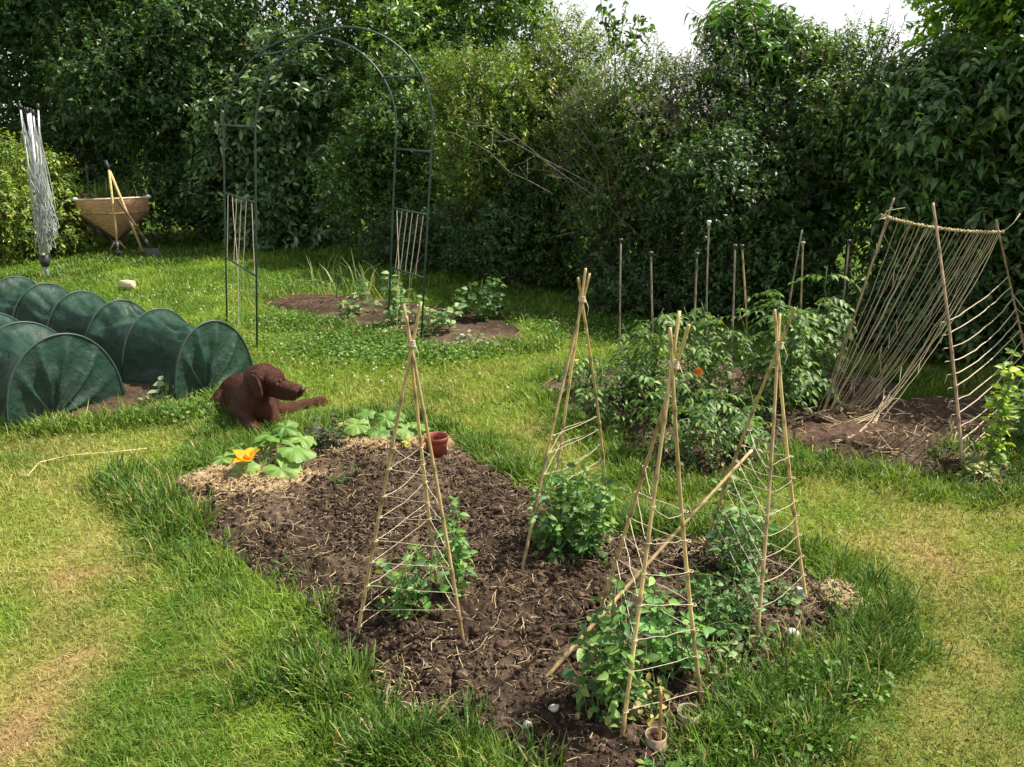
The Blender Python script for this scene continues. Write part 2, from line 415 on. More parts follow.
LONG = [  # pixel polyline, half width m, tufts, blade length
 ([(112, 480), (150, 505), (190, 545)], .13, 55, .17), ([(190, 545), (240, 575), (300, 600), (330, 625)], .11, 26, .10), ([(285, 665), (320, 690), (365, 700)], .13, 42, .15),
 ([(345, 735), (400, 745), (455, 762), (520, 790)], .12, 48, .17), ([(150, 475), (200, 462), (250, 452), (300, 434)], .05, 34, .10), ([(190, 462), (215, 438), (222, 420)], .07, 20, .10),
 ([(300, 432), (340, 416), (400, 414), (450, 432)], .06, 34, .12), ([(450, 436), (490, 458), (530, 480)], .06, 36, .11), ([(620, 525), (660, 530), (700, 535)], .08, 34, .13),
 ([(700, 522), (760, 540), (840, 572)], .07, 34, .11), ([(850, 585), (880, 620), (858, 660)], .11, 46, .15), ([(840, 660), (795, 695), (755, 722), (730, 770)], .12, 66, .16),
 ([(700, 760), (760, 770), (820, 750)], .15, 30, .13), ([(-20, 430), (70, 428), (130, 424), (200, 412)], .08, 60, .12), ([(200, 412), (232, 400), (225, 385)], .08, 26, .13),
  ([(270, 322), (330, 330), (390, 345), (440, 355)], .16, 70, .12), ([(440, 355), (500, 352), (540, 345)], .12, 40, .10), ([(250, 300), (290, 290)], .1, 14, .1),
 ([(545, 398), (590, 425), (640, 470), (670, 490)], .1, 50, .13), ([(670, 492), (740, 490), (800, 462)], .08, 34, .10), ([(790, 470), (860, 478), (930, 490), (1000, 500), (1060, 490)], .1, 55, .11),
 ([(980, 470), (1040, 470)], .15, 30, .16), ([(60, 262), (120, 262), (200, 258)], .5, 60, .13), ([(-60, 275), (40, 278), (75, 270)], .3, 34, .14), ([(480, 290), (560, 325), (650, 345)], .3, 40, .11),
 ([(860, 375), (940, 385), (1040, 392)], .2, 30, .12), ([(540, 480), (600, 515)], .06, 20, .1), ([(15, 300), (-80, 310)], .2, 16, .12)]
def long_grass():
    m = MB()
    for pl, hw, nt_, ln in LONG:
        w = np.array([P(a, b)[:2] for a, b in pl])
        seg = np.linalg.norm(np.diff(w, axis=0), axis=1); cs = np.concatenate([[0], np.cumsum(seg)])
        t = R.uniform(0, cs[-1], nt_)
        c = np.stack([np.interp(t, cs, w[:, 0]), np.interp(t, cs, w[:, 1])], -1) + R.normal(0, hw*.6, (nt_, 2))
        for q in c:
            n = R.integers(34, 70)
            yy = q[1]; sc = max(1, (yy/2.4)**.65)
            rr = R.normal(0, .028*sc, (n, 2)); x, y = q[0]+rr[:, 0], q[1]+rr[:, 1]
            a = np.arctan2(rr[:, 1], rr[:, 0]) + R.normal(0, .7, n)
            l = .62*ln*R.uniform(.4, 1.15, n)*R.uniform(.7, 1.2)
            lean = np.clip(np.abs(R.normal(.5, .38, n)), .02, 1.4)
            base = np.array([.066, .14, .02]) if R.random() < .6 else np.array([.125, .205, .03])
            col = base*(1+R.normal(0, .25, (n, 1))); dry = R.random(n) < .07; col[dry] = [.42, .35, .15]
            V, Q, C = blades(x, y, ground(x, y)-.004, l, R.uniform(.003, .0062, n)*sc, lean, np.clip(col, .01, 1), BLADE3, a)
            m.add(V, Q, C)
    o = m.build('long_grass', M_GRASS); tag(o, 'uncut tufts of long grass round the bed edges', 'grass', kind='stuff')
long_grass()

def clover():
    m = MB(); f = MB()
    for (a, b, r, n) in [(270, 305, .7, 40), (300, 340, .8, 60), (360, 350, .5, 60), (350, 385, .6, 30), (410, 300, .5, 25), (480, 360, .6, 30), (150, 290, .8, 25), (200, 300, .5, 30), (500, 330, .6, 20)]:
        q = P(a, b)
        x = q[0]+R.normal(0, r*.6, n); y = q[1]+R.normal(0, r*.7, n); z = ground(x, y)
        for i in range(n):
            if max(float(sd(p, np.array([x[i]]), np.array([y[i]]))[0]) for p in BEDS.values()) > 0: continue
            h = R.uniform(.03, .06)
            if R.random() < .5 or math.hypot(x[i]-P(295, 408)[0], y[i]-P(295, 408)[1]) < .5: continue
            f.ball((x[i], y[i], z[i]+h), (.009, .009, .008), (.72, .72, .6), 4)
    # broad clover leaves that read as darker green patches
    for (a, b, r, n) in [(345, 348, .5, 2400), (290, 322, .45, 1000), (420, 358, .4, 1200), (300, 285, .5, 700), (580, 330, .5, 900), (170, 418, .2, 250), (760, 740, .2, 260), (820, 690, .15, 160)]:
        q = P(a, b); x = q[0]+R.normal(0, r*.8, n); y = q[1]+R.normal(0, r*.45, n)
        e = np.full(n, -9.)
        for p in BEDS.values(): e = np.maximum(e, sd(p, x, y))
        x, y = x[e < 0], y[e < 0]; n = len(x)
        z = ground(x, y)+R.uniform(.02, .075, n)
        nr = unit(np.stack([R.normal(0, .4, n), R.normal(0, .4, n), np.ones(n)], -1)); fw = np.cross(nr, rdir(n))
        m.add(*place(LEAF2, np.stack([x, y, z], -1), fw, nr, R.uniform(.012, .022, n)*np.minimum(1.5, np.maximum(1, y/3.5)), .9, palette(n, [(.08, .18, .025), (.13, .24, .035)])))
    tag(m.build('clover_leaves', M_VEG), 'patches of clover leaves in the lawn', 'clover', kind='stuff')
    tag(f.build('clover_flowers', M_PETAL), 'white clover flowers dotted over the lawn', 'clover', kind='stuff')
clover()

def litter():
    m = MB(); cl = MB()
    for key, n, L0 in (('front', 900, .075), ('tomato', 420, .10), ('trellis', 420, .09), ('back', 70, .13), ('tunnel', 60, .12)):
        p = BEDS[key]; lo, hi = p.min(0), p.max(0)
        pts = R.uniform(lo, hi, (n*3, 2)); e = sd(p, pts[:, 0], pts[:, 1]); pts = pts[e > .02][:n]
        for q in pts:
            if q[0] > 4: continue
            a = R.uniform(0, PI); l = L0*R.uniform(.25, 1.2)*.5; z = float(top(key, q[:1], q[1:])[0])+R.uniform(.002, .010)
            d = np.array([math.cos(a), math.sin(a), R.normal(0, .25)])*l; b = np.cross(d, [0, 0, 1])*R.normal(0, .25)
            c = np.array([q[0], q[1], z]); g = R.uniform(.5, 1.1)
            m.tube([c-d, c+b, c+d], R.uniform(.0007, .0018)*(1 if key == 'front' else 1.8), np.array([.44, .34, .19])*g, 4, False)
    p = BEDS['front']; pts = R.uniform(p.min(0), p.max(0), (70000, 2)); e = sd(p, pts[:, 0], pts[:, 1])
    pts = pts[(e > .01) & (R.random(len(pts)) < .25+1.1*sstep(.4, .65, fbm(pts[:, 0], pts[:, 1], .2, 3)))]; n = len(pts)
    ph = np.linspace(.05, PI-.05, 4); th = np.arange(5)*2*PI/5
    Vb = np.stack([np.sin(ph)[:, None]*np.cos(th), np.sin(ph)[:, None]*np.sin(th), np.cos(ph)[:, None]*np.ones_like(th)], -1).reshape(-1, 3)
    i = np.arange(3)[:, None]*5; jj = np.arange(5)[None, :]; kk = (jj+1) % 5
    Qb = np.stack([i+jj, i+kk, i+5+kk, i+5+jj], -1).reshape(-1, 4)
    r = np.abs(R.normal(.0026, .0028, n))+.0013; k = R.random(n) < .02; r[k] *= 2.2
    V = Vb[None]*R.uniform(.45, 1.5, (n, 20, 1))*r[:, None, None]*[1.2, 1, .8]+np.stack([pts[:, 0], pts[:, 1], top('front', pts[:, 0], pts[:, 1])+R.uniform(-.003, .005, n)], -1)[:, None, :]
    cl.add(V.reshape(-1, 3), (Qb[None]+(np.arange(n)*20)[:, None, None]).reshape(-1, 4), np.repeat(np.array([.075, .05, .034])*R.uniform(.45, 1.9, (n, 1)), 20, 0))
    n = 8500; pts = R.uniform(p.min(0), p.max(0), (n, 2)); e = sd(p, pts[:, 0], pts[:, 1]); pts = pts[e > .02]; n = len(pts)   # fine roots and chaff
    V, Q, C = blades(pts[:, 0], pts[:, 1], top('front', pts[:, 0], pts[:, 1])+R.uniform(.001, .009, n), R.uniform(.008, .05, n)**1.0, R.uniform(.0008, .0021, n), R.uniform(1.2, 1.65, n), np.array([.40, .31, .19])*R.uniform(.3, 1.25, (n, 1)), BLADE3)
    m.add(V, Q, C)
    for (a, b, r, n) in [(258, 492, .22, 2600), (205, 490, .18, 1400), (430, 452, .13, 700), (372, 455, .1, 600), (340, 455, .12, 500), (845, 607, .13, 350), (600, 395, .3, 500), (985, 478, .2, 600), (400, 700, .12, 150), (700, 555, .2, 160)]:
        q = P(a, b); x = q[0]+R.normal(0, r*.55, n); y = q[1]+R.normal(0, r*.5, n)                            # dry chopped mulch
        V, Q, C = blades(x, y, np.maximum(ground(x, y)-.01, top('front', x, y)*(sd(BEDS['front'], x, y) > .02))+R.uniform(.002, .012, n), R.uniform(.008, .045, n), R.uniform(.001, .0028, n), R.uniform(1.1, 1.6, n), np.array([.56, .41, .22])*R.uniform(.35, 1.2, (n, 1)), BLADE3)
        m.add(V, Q, C)
    tag(m.build('straw_litter', M_STRAW), 'dry straw and stalks scattered on the soil', 'straw', kind='stuff')
    tag(cl.build('soil_crumbs', M_SOIL, smooth=False), 'loose crumbs of earth on the front bed', 'soil', kind='stuff')
litter()

# ------------------------------------------------------------------ hedge, shrubs and trees
def shrub(name, label, cat, px, py, Y, wpx, hpx, dy, ntw, leaf, size, wid, cols, cw=None, nlf=9, L=.24, nsub=16, mat=None, T=LEAF2, foot=None, core=1500, group=None, stems=5, up=.45, subr=.34, boxy=False, seed=1, bark=(.11, .085, .06)):
    """a shrub whose crown is a lumpy mass of leafy twigs on branching stems"""
    rng = np.random.default_rng(seed)
    s = mpp(Y, 2.0); c = PD(px, py, Y); r = np.array([wpx*s, dy, hpx*s])
    bx, by = (c[0], Y) if foot is None else foot
    root = np.array([bx, by, float(lawn_z(np.array(bx), np.array(by)))])
    t = thing(name, label, cat, root, group); core = int(core*1.7)
    # lumps that make the outline uneven
    d = rdir(nsub*4, rng)
    if boxy: d = d/np.max(np.abs(d), axis=1, keepdims=True)*rng.uniform(.85, 1.0, (len(d), 1))
    d = d[(d[:, 1] < .55)][:nsub] if not boxy else d[:nsub]
    sub = c + d*r*rng.uniform(.62, .95, (len(d), 1)); sub[:, 2] = np.maximum(sub[:, 2], .15)
    sub = np.vstack([sub, c[None]]); sr = np.concatenate([rng.uniform(.7, 1.25, len(d))*subr, [subr*1.3]])
    i = rng.choice(len(sub), ntw, p=sr**2/np.sum(sr**2))
    dd = unit(rdir(ntw, rng) + .45*unit(sub[i]-c+1e-6) + np.array([0, -.1, .15]))
    rel = rng.uniform(.25, 1, (ntw, 1))**.5
    base = sub[i] + dd*sr[i][:, None]*rel*[1, 1, 1]
    ok = base[:, 2] > .03; base, dd, i = base[ok], dd[ok], i[ok]; ntw = len(base)
    tw = unit(dd*.6 + [0, 0, up] + rng.normal(0, .4, (ntw, 3)))
    tl = L*rng.uniform(.5, 1.2, ntw)
    k = np.arange(nlf)/nlf
    pos = (base[:, None, :] + tw[:, None, :]*(tl[:, None]*k)[..., None] + [0, 0, -.12]*((tl[:, None]*k**2))[..., None]).reshape(-1, 3)
    tw2 = np.repeat(tw, nlf, 0); n = len(pos)
    side = unit(np.cross(tw2, rdir(n, rng)))
    fw = unit(tw2*.5 + side + [0, 0, -.25])
    nr = unit(np.array([0, 0, 1.]) + rng.normal(0, .5, (n, 3)) + np.repeat(dd, nlf, 0)*.4)
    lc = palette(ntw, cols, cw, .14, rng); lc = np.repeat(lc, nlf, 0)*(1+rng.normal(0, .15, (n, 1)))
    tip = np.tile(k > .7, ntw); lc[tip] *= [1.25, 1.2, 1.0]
    m = MB()
    m.add(*place(T, pos, fw, nr, size*rng.uniform(.6, 1.2, n), wid, np.clip(lc, .004, .8)))
    if core:                             # bigger filler leaves deep inside, added to stop light leaking through
        pc = c + rdir(core, rng)*r*rng.uniform(.1, .8, (core, 1)); pc[:, 2] = np.maximum(pc[:, 2], .1)
        m.add(*place(LEAF2, pc, rdir(core, rng), rdir(core, rng), rng.uniform(.06, .11, core), .8, palette(core, np.array(cols), cw, .15, rng)))
    m.build('crown', mat or M_LEAF, t)
    b = MB()
    br = np.array(bark)
    top = np.array([c[0], Y, c[2]])
    for q in range(stems):
        s0 = root + [rng.normal(0, .12), rng.normal(0, .1), -.05]
        e = sub[rng.integers(len(sub))]; mid = (s0*.5+e*.5) + rng.normal(0, .12, 3); mid[2] = max(mid[2], .2)
        tt = np.linspace(0, 1, 9)[:, None]
        pts = s0*(1-tt)**2 + 2*mid*tt*(1-tt) + e*tt**2 + rng.normal(0, .012, (9, 3))
        b.tube(pts, np.linspace(.035, .008, 9)*rng.uniform(.7, 1.3), br*rng.uniform(.7, 1.3), 6)
        for w in range(4):
            a = pts[rng.integers(3, 8)]; e2 = sub[rng.integers(len(sub))]*.6 + a*.4
            b.tube([a, (a+e2)/2+rng.normal(0, .06, 3), e2], [.012, .008, .004], br*rng.uniform(.8, 1.4), 5)
    tk = rng.choice(ntw, min(ntw, 700), replace=False)
    for q in tk: b.tube([base[q]-tw[q]*.1, base[q]+tw[q]*tl[q]], [.004, .0018], br*1.2, 4, False)
    b.build('trunk', M_BARK, t)
    return t

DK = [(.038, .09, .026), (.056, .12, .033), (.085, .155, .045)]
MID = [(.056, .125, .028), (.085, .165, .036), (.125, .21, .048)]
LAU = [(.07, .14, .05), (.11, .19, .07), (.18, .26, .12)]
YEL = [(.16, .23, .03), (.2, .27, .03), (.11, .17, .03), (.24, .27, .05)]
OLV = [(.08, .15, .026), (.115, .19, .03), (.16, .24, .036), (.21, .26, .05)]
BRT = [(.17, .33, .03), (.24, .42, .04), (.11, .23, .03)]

# far left, dark trees that close the garden
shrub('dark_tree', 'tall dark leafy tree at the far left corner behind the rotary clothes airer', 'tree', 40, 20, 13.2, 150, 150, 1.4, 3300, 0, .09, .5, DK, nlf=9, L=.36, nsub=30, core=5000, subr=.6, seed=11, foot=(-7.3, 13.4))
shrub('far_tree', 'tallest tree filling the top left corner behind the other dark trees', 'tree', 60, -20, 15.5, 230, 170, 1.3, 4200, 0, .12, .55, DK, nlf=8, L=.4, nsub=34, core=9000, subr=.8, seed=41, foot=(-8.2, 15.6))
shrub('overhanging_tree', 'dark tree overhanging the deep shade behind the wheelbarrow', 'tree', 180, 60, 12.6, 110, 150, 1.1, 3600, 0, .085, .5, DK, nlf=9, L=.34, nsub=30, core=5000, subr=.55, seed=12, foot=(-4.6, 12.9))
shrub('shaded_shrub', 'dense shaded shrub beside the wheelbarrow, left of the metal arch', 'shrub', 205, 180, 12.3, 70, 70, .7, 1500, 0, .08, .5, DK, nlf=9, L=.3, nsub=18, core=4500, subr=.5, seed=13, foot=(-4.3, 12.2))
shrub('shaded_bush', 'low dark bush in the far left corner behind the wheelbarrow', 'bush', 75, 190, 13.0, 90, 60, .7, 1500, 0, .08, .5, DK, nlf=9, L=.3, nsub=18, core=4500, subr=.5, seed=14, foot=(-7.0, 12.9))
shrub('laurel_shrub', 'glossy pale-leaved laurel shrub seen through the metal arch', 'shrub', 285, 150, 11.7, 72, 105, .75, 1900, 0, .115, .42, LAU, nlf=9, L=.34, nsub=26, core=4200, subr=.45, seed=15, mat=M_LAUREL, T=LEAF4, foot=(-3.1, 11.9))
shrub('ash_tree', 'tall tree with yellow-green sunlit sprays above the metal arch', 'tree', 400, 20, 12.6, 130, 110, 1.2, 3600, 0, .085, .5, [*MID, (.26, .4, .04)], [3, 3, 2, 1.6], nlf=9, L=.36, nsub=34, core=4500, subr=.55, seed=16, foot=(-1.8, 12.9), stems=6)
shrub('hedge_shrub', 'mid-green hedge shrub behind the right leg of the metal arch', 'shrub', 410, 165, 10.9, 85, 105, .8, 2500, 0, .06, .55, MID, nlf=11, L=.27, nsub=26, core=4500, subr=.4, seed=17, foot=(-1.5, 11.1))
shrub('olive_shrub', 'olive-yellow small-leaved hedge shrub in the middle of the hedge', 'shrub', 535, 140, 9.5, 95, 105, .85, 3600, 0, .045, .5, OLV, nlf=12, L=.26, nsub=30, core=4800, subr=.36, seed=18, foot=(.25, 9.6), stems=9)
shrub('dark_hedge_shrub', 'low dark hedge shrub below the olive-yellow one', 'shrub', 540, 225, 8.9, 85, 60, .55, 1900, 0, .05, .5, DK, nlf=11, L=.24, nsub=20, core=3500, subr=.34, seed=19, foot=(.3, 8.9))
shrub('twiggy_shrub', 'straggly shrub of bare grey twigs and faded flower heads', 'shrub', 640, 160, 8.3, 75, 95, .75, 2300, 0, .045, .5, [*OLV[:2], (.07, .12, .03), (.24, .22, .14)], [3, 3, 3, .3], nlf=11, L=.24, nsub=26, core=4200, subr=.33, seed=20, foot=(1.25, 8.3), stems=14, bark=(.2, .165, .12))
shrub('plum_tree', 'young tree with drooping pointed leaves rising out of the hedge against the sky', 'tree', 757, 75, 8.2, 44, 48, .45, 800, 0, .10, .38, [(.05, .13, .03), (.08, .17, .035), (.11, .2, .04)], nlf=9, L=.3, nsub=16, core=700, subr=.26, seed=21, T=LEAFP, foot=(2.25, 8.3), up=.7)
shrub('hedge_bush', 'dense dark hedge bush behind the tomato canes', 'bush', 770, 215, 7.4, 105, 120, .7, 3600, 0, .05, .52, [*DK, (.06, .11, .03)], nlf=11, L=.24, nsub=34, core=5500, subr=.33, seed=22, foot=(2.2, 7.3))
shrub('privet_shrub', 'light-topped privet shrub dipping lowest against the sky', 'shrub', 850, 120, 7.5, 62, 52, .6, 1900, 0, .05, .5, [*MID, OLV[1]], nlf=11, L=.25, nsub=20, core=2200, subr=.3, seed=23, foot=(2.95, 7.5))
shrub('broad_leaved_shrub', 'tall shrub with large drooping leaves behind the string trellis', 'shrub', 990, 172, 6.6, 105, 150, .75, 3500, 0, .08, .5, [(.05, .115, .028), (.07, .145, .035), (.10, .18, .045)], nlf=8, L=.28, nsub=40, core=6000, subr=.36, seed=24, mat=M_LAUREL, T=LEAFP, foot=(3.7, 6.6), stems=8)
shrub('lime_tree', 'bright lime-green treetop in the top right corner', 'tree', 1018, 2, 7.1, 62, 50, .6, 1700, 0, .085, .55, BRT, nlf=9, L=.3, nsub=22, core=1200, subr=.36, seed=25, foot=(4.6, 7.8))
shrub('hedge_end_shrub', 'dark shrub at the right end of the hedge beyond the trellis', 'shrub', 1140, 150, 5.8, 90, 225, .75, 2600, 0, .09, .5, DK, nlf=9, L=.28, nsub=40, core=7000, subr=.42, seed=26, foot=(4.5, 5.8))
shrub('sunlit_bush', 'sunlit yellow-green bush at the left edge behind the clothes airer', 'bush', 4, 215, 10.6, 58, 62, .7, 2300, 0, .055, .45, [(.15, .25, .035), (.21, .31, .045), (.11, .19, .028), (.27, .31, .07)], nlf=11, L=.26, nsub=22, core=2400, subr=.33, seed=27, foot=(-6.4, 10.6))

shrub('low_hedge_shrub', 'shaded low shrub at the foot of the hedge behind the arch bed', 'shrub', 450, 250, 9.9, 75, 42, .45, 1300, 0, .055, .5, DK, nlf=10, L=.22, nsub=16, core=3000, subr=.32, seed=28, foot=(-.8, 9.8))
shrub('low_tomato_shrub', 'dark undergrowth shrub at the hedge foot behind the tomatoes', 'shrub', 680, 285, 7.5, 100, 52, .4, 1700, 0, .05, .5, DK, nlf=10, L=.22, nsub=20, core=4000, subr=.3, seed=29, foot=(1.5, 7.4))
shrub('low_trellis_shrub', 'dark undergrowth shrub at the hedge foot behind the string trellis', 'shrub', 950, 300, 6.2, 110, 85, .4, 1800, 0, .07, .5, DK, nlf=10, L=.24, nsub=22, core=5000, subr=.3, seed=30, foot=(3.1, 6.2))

# a sapling that pokes out of the hedge top
def sapling():
    Y = 9.4; c = PD(615, 60, Y); g = np.array([c[0], Y, float(lawn_z(c[0], Y))])
    t = thing('sapling', 'thin leafy sapling top poking out of the hedge into the sky', 'tree', g)
    b = MB(); m = MB(); pos = []; fw = []
    for (ex, ey) in [(600, -10), (627, 2), (642, 14), (610, 10), (652, 24)]:
        e = PD(ex, ey, Y+R.normal(0, .1)); s0 = c*.9+e*.1
        b.tube([s0, (s0+e)/2+R.normal(0, .03, 3), e], [.008, .005, .003], (.1, .08, .05), 5)
        k = R.uniform(.1, 1, 46)[:, None]; pos.append(s0*(1-k)+e*k+R.normal(0, .03, (46, 3))); fw.append(unit(rdir(46)+[0, 0, -.1]))
    b.tube([g, (g+c)/2+[.05, 0, 0], c], [.02, .015, .01], (.1, .08, .05), 6)
    pos = np.vstack(pos); fw = np.vstack(fw); n = len(pos)
    m.add(*place(LEAF4, pos, fw, unit(rdir(n)+[0, 0, 1]), R.uniform(.05, .09, n), .5, palette(n, MID)))
    b.build('trunk', M_BARK, t); m.build('crown', M_LEAF, t)
sapling()

# bare grey branches and faded flower heads of the straggly shrub
def bare_twigs():
    t = bpy.data.objects['twiggy_shrub']; rng = np.random.default_rng(5)
    b = MB(); f = MB()
    for (a0, b0, a1, b1, k) in [(600, 205, 480, 110, 2), (650, 250, 560, 140, 2), (690, 260, 600, 110, 3), (720, 230, 650, 90, 3), (640, 235, 560, 60, 2), (700, 250, 730, 130, 3), (720, 300, 760, 190, 4), (680, 300, 640, 180, 3), (610, 130, 720, 110, 2), (560, 200, 480, 140, 1), (740, 210, 690, 60, 3), (690, 190, 715, 40, 3)]:
        for q in range(k):
            A = PD(a0+rng.normal(0, 10), b0+rng.normal(0, 8), 7.55+rng.normal(0, .15)); B = PD(a1+rng.normal(0, 18), b1+rng.normal(0, 14), 7.9+rng.normal(0, .2))
            mid = (A+B)/2+rng.normal(0, .06, 3); pts = [A, (A+mid)/2+rng.normal(0, .03, 3), mid, (mid+B)/2+rng.normal(0, .03, 3), B]
            g = np.array([.19, .16, .12])*rng.uniform(.6, 1.2)
            b.tube(pts, np.linspace(.0055, .0025, 5), g, 5)
            for w in range(4):
                s0 = pts[rng.integers(1, 5)]; e = s0+unit(B-A+rng.normal(0, .6, 3))*rng.uniform(.12, .3)
                b.tube([s0, (s0+e)/2+rng.normal(0, .015, 3), e], [.004, .003, .002], g, 4)
    for (a, c_) in [(675, 110), (690, 80), (705, 62), (720, 70), (735, 60), (742, 78), (640, 105), (680, 120), (660, 100), (715, 100), (725, 45), (700, 45), (672, 128), (755, 88), (720, 115), (745, 112), (690, 60)]:
        q = PD(a, c_, 7.6+rng.normal(0, .12)); n = 60
        pos = q+rng.normal(0, .05, (n, 3))*[1, 1, .8]
        f.add(*place(LEAF2, pos, rdir(n, rng), rdir(n, rng), rng.uniform(.015, .04, n), .6, palette(n, [(.45, .42, .34), (.5, .47, .4), (.34, .31, .22)], rng=rng)))
    b.build('bare_branches', M_BARK, t); f.build('flower_heads', M_STRAW, t)
bare_twigs()

# ------------------------------------------------------------------ canes and string
CANE = np.array([.46, .33, .15])
def cane(m, a, b, r0=.0055, col=CANE, r1=None):
    a = np.asarray(a, float); b = np.asarray(b, float); L = np.linalg.norm(b-a)
    n = max(14, int(L/.022)); t = np.linspace(0, 1, n)
    off = unit(np.cross(b-a, [.3, 1, .2]))*np.sin(t*PI)[:, None]*R.normal(0, .006)*L
    pts = a*(1-t)[:, None]+b*t[:, None]+off
    r1 = r1 or r0*.75
    r = r0+(r1-r0)*t
    node = np.abs(((t*L+R.uniform(0, .2))/.17) % 1.0-.5)*2 > .86
    r = np.where(node, r*1.27, r)
    g = R.uniform(.8, 1.15)
    C = np.tile(np.asarray(col)*g, (n, 1))*(1-.55*node[:, None])*(1+.2*np.sin(t*9+R.uniform(0, 6)))[:, None]*(.75+.5*fbm(t*L+R.uniform(0, 50), t*0+g*9, .12, 3))[:, None]*np.where(t < .12, .6+3.3*t, 1)[:, None]
    m.tube(pts, r, C, 7)
    return pts
STR = (.52, .45, .31)
def string(m, a, b, sag=0, r=.0011, col=STR, n=7, wob=.0015):
    a = np.asarray(a, float); b = np.asarray(b, float)
    t = np.linspace(0, 1, n)[:, None]
    pts = a*(1-t)+b*t; pts[:, 2] -= sag*4*(t*(1-t))[:, 0]; pts[1:-1] += R.normal(0, wob, (n-2, 3))
    m.tube(pts, r, np.asarray(col)*R.uniform(.8, 1.1), 5, False); return pts
def teepee(label, bases, bind, Yb, tops, turns, t0=.96, t1=.34, col=CANE, r=.0065):
    B = [G(*q) for q in bases]; A = PD(bind[0], bind[1], Yb)
    t = thing('cane_teepee', label, 'plant support', np.mean(B, 0)*[1, 1, 0], 'cane teepees in the front bed')
    lines = []
    for i, (b, ext) in enumerate(zip(B, tops)):
        m = MB(); off = np.array([math.cos(i*2.1), math.sin(i*2.1), 0])*.007
        ap = A+off; d = unit(ap-b)
        cane(m, b-d*.05, ap+d*ext, r, col*np.array([1, 1, 1])*(.85+.15*i))
        m.build('cane', M_CANE, t); lines.append((b, ap))
    tie = MB()
    for k in range(5):
        th = np.linspace(0, 2*PI, 14); rr = .0125
        tie.tube(np.stack([A[0]+rr*np.cos(th), A[1]+rr*np.sin(th), A[2]+(k-2)*.004+.003*np.sin(th*2+k)], -1), .0017, (.55, .47, .32), 5, False)
    tie.tube([A+[.012, -.008, 0], A+[.024, -.018, -.03], A+[.02, -.014, -.06]], .0013, (.55, .47, .32), 5)
    tie.build('twine_tie', M_STRING, t)
    s = MB(); n = turns*3; last = None
    for k in range(n+1):
        u = t1+(t0-t1)*k/n + R.normal(0, .006)
        b, ap = lines[k % 3]; q = ap*(1-u)+b*u
        if last is not None: string(s, last, q, R.uniform(0, .006) if R.random() < .7 else R.uniform(.01, .03))
        th = np.linspace(0, 2*PI, 9)
        s.tube(np.stack([q[0]+.008*np.cos(th), q[1]+.008*np.sin(th), q[2]+0*th], -1), .0013, STR, 4, False)
        last = q
    s.build('wound_string', M_STRING, t)
    return t
teepee('cane teepee nearest the brown pot and courgettes, pea plants climbing its right leg', [(357, 641), (463, 656), (437, 596)], (411, 343), 2.46, (.13, .12, .09), 8)
teepee('tallest-looking cane teepee over the bushiest pea clump in the middle of the bed', [(522, 586), (607, 504), (549, 530)], (582, 299), 3.05, (.10, .09, .12), 4, t0=.8, t1=.5)
teepee('cane teepee nearest the camera at the lower edge of the front bed', [(595, 640), (621, 750), (702, 705)], (674, 364), 2.1, (.12, .14, .10), 7, t0=.97)
teepee('cane teepee at the right tip of the front bed beside white shells', [(703, 562), (755, 657), (806, 608)], (779, 345), 2.58, (.14, .10, .12), 7, t0=.9, t1=.36)

def loose_cane():
    m = MB(); a = G(546, 694); b = PD(752, 450, 2.66); d = unit(b-a)
    cane(m, a-d*.03, b, .0072, CANE*.85)
    tag(m.build('bamboo_cane', M_CANE), 'thick bamboo cane slanting from the soil up to a teepee leg', 'cane')
    m = MB(); a = G(659, 752); cane(m, a-[0, 0, .03], PD(661, 690, a[1]+.01), .005, np.array([.42, .22, .09]))
    tag(m.build('garden_stick', M_CANE), 'short reddish stick upright beside a half-buried plastic pot', 'stick')
loose_cane()

def stakes():
    L_ = [((621, 240), (620, 385), 'leftmost tall stake of the tomato bed'), ((651, 253), (656, 405), 'stake with dark cap, second from the left in the tomato bed'),
          ((697, 254), (690, 425), 'tomato stake with dark cap in front of the tallest white-capped one'), ((709, 222), (707, 392), 'tallest tomato stake with a white cap'),
          ((735, 246), (728, 412), 'capped tomato stake just right of the white-capped one'), ((742, 246), (749, 400), 'capped tomato stake leaning close to its neighbour'),
          ((802, 230), (775, 395), 'uncapped cane tilting right over the tomatoes'), ((803, 243), (799, 395), 'upright capped stake crossing a tilted cane'),
          ((849, 241), (830, 390), 'rightmost tomato stake, dark capped and tilted')]
    for i, (tp, bp, lab) in enumerate(L_):
        a = G(*bp); y = a[1]-.1 if i in (0, 1, 3) else a[1]
        b = PD(tp[0], tp[1], y)
        t = thing('tomato_stake', lab, 'plant stake', a, 'capped stakes in the tomato bed')
        m = MB(); cane(m, a-[0, 0, .05], b, .006, np.array([.3, .26, .19]) if i not in (5, 7) else np.array([.42, .3, .15]), .0048); m.build('cane', M_CANE, t)
        if i != 6:
            c = MB(); dk = (.7, .7, .68) if i in (3,) else (.3, .28, .2) if i == 7 else (.05, .05, .045)
            n = 14; th = np.arange(n)*2*PI/n
            prof = [(.001, .010), (.010, .009), (.0135, .005), (.0135, -.004), (.010, -.006), (.009, -.018), (.0078, -.020)]
            V = np.array([[[b[0]+r*math.cos(a_), b[1]+r*math.sin(a_), b[2]+z] for a_ in th] for r, z in prof])
            c.grid(V, dk, True); c.build('cap', M_PLASTIC, t)
stakes()

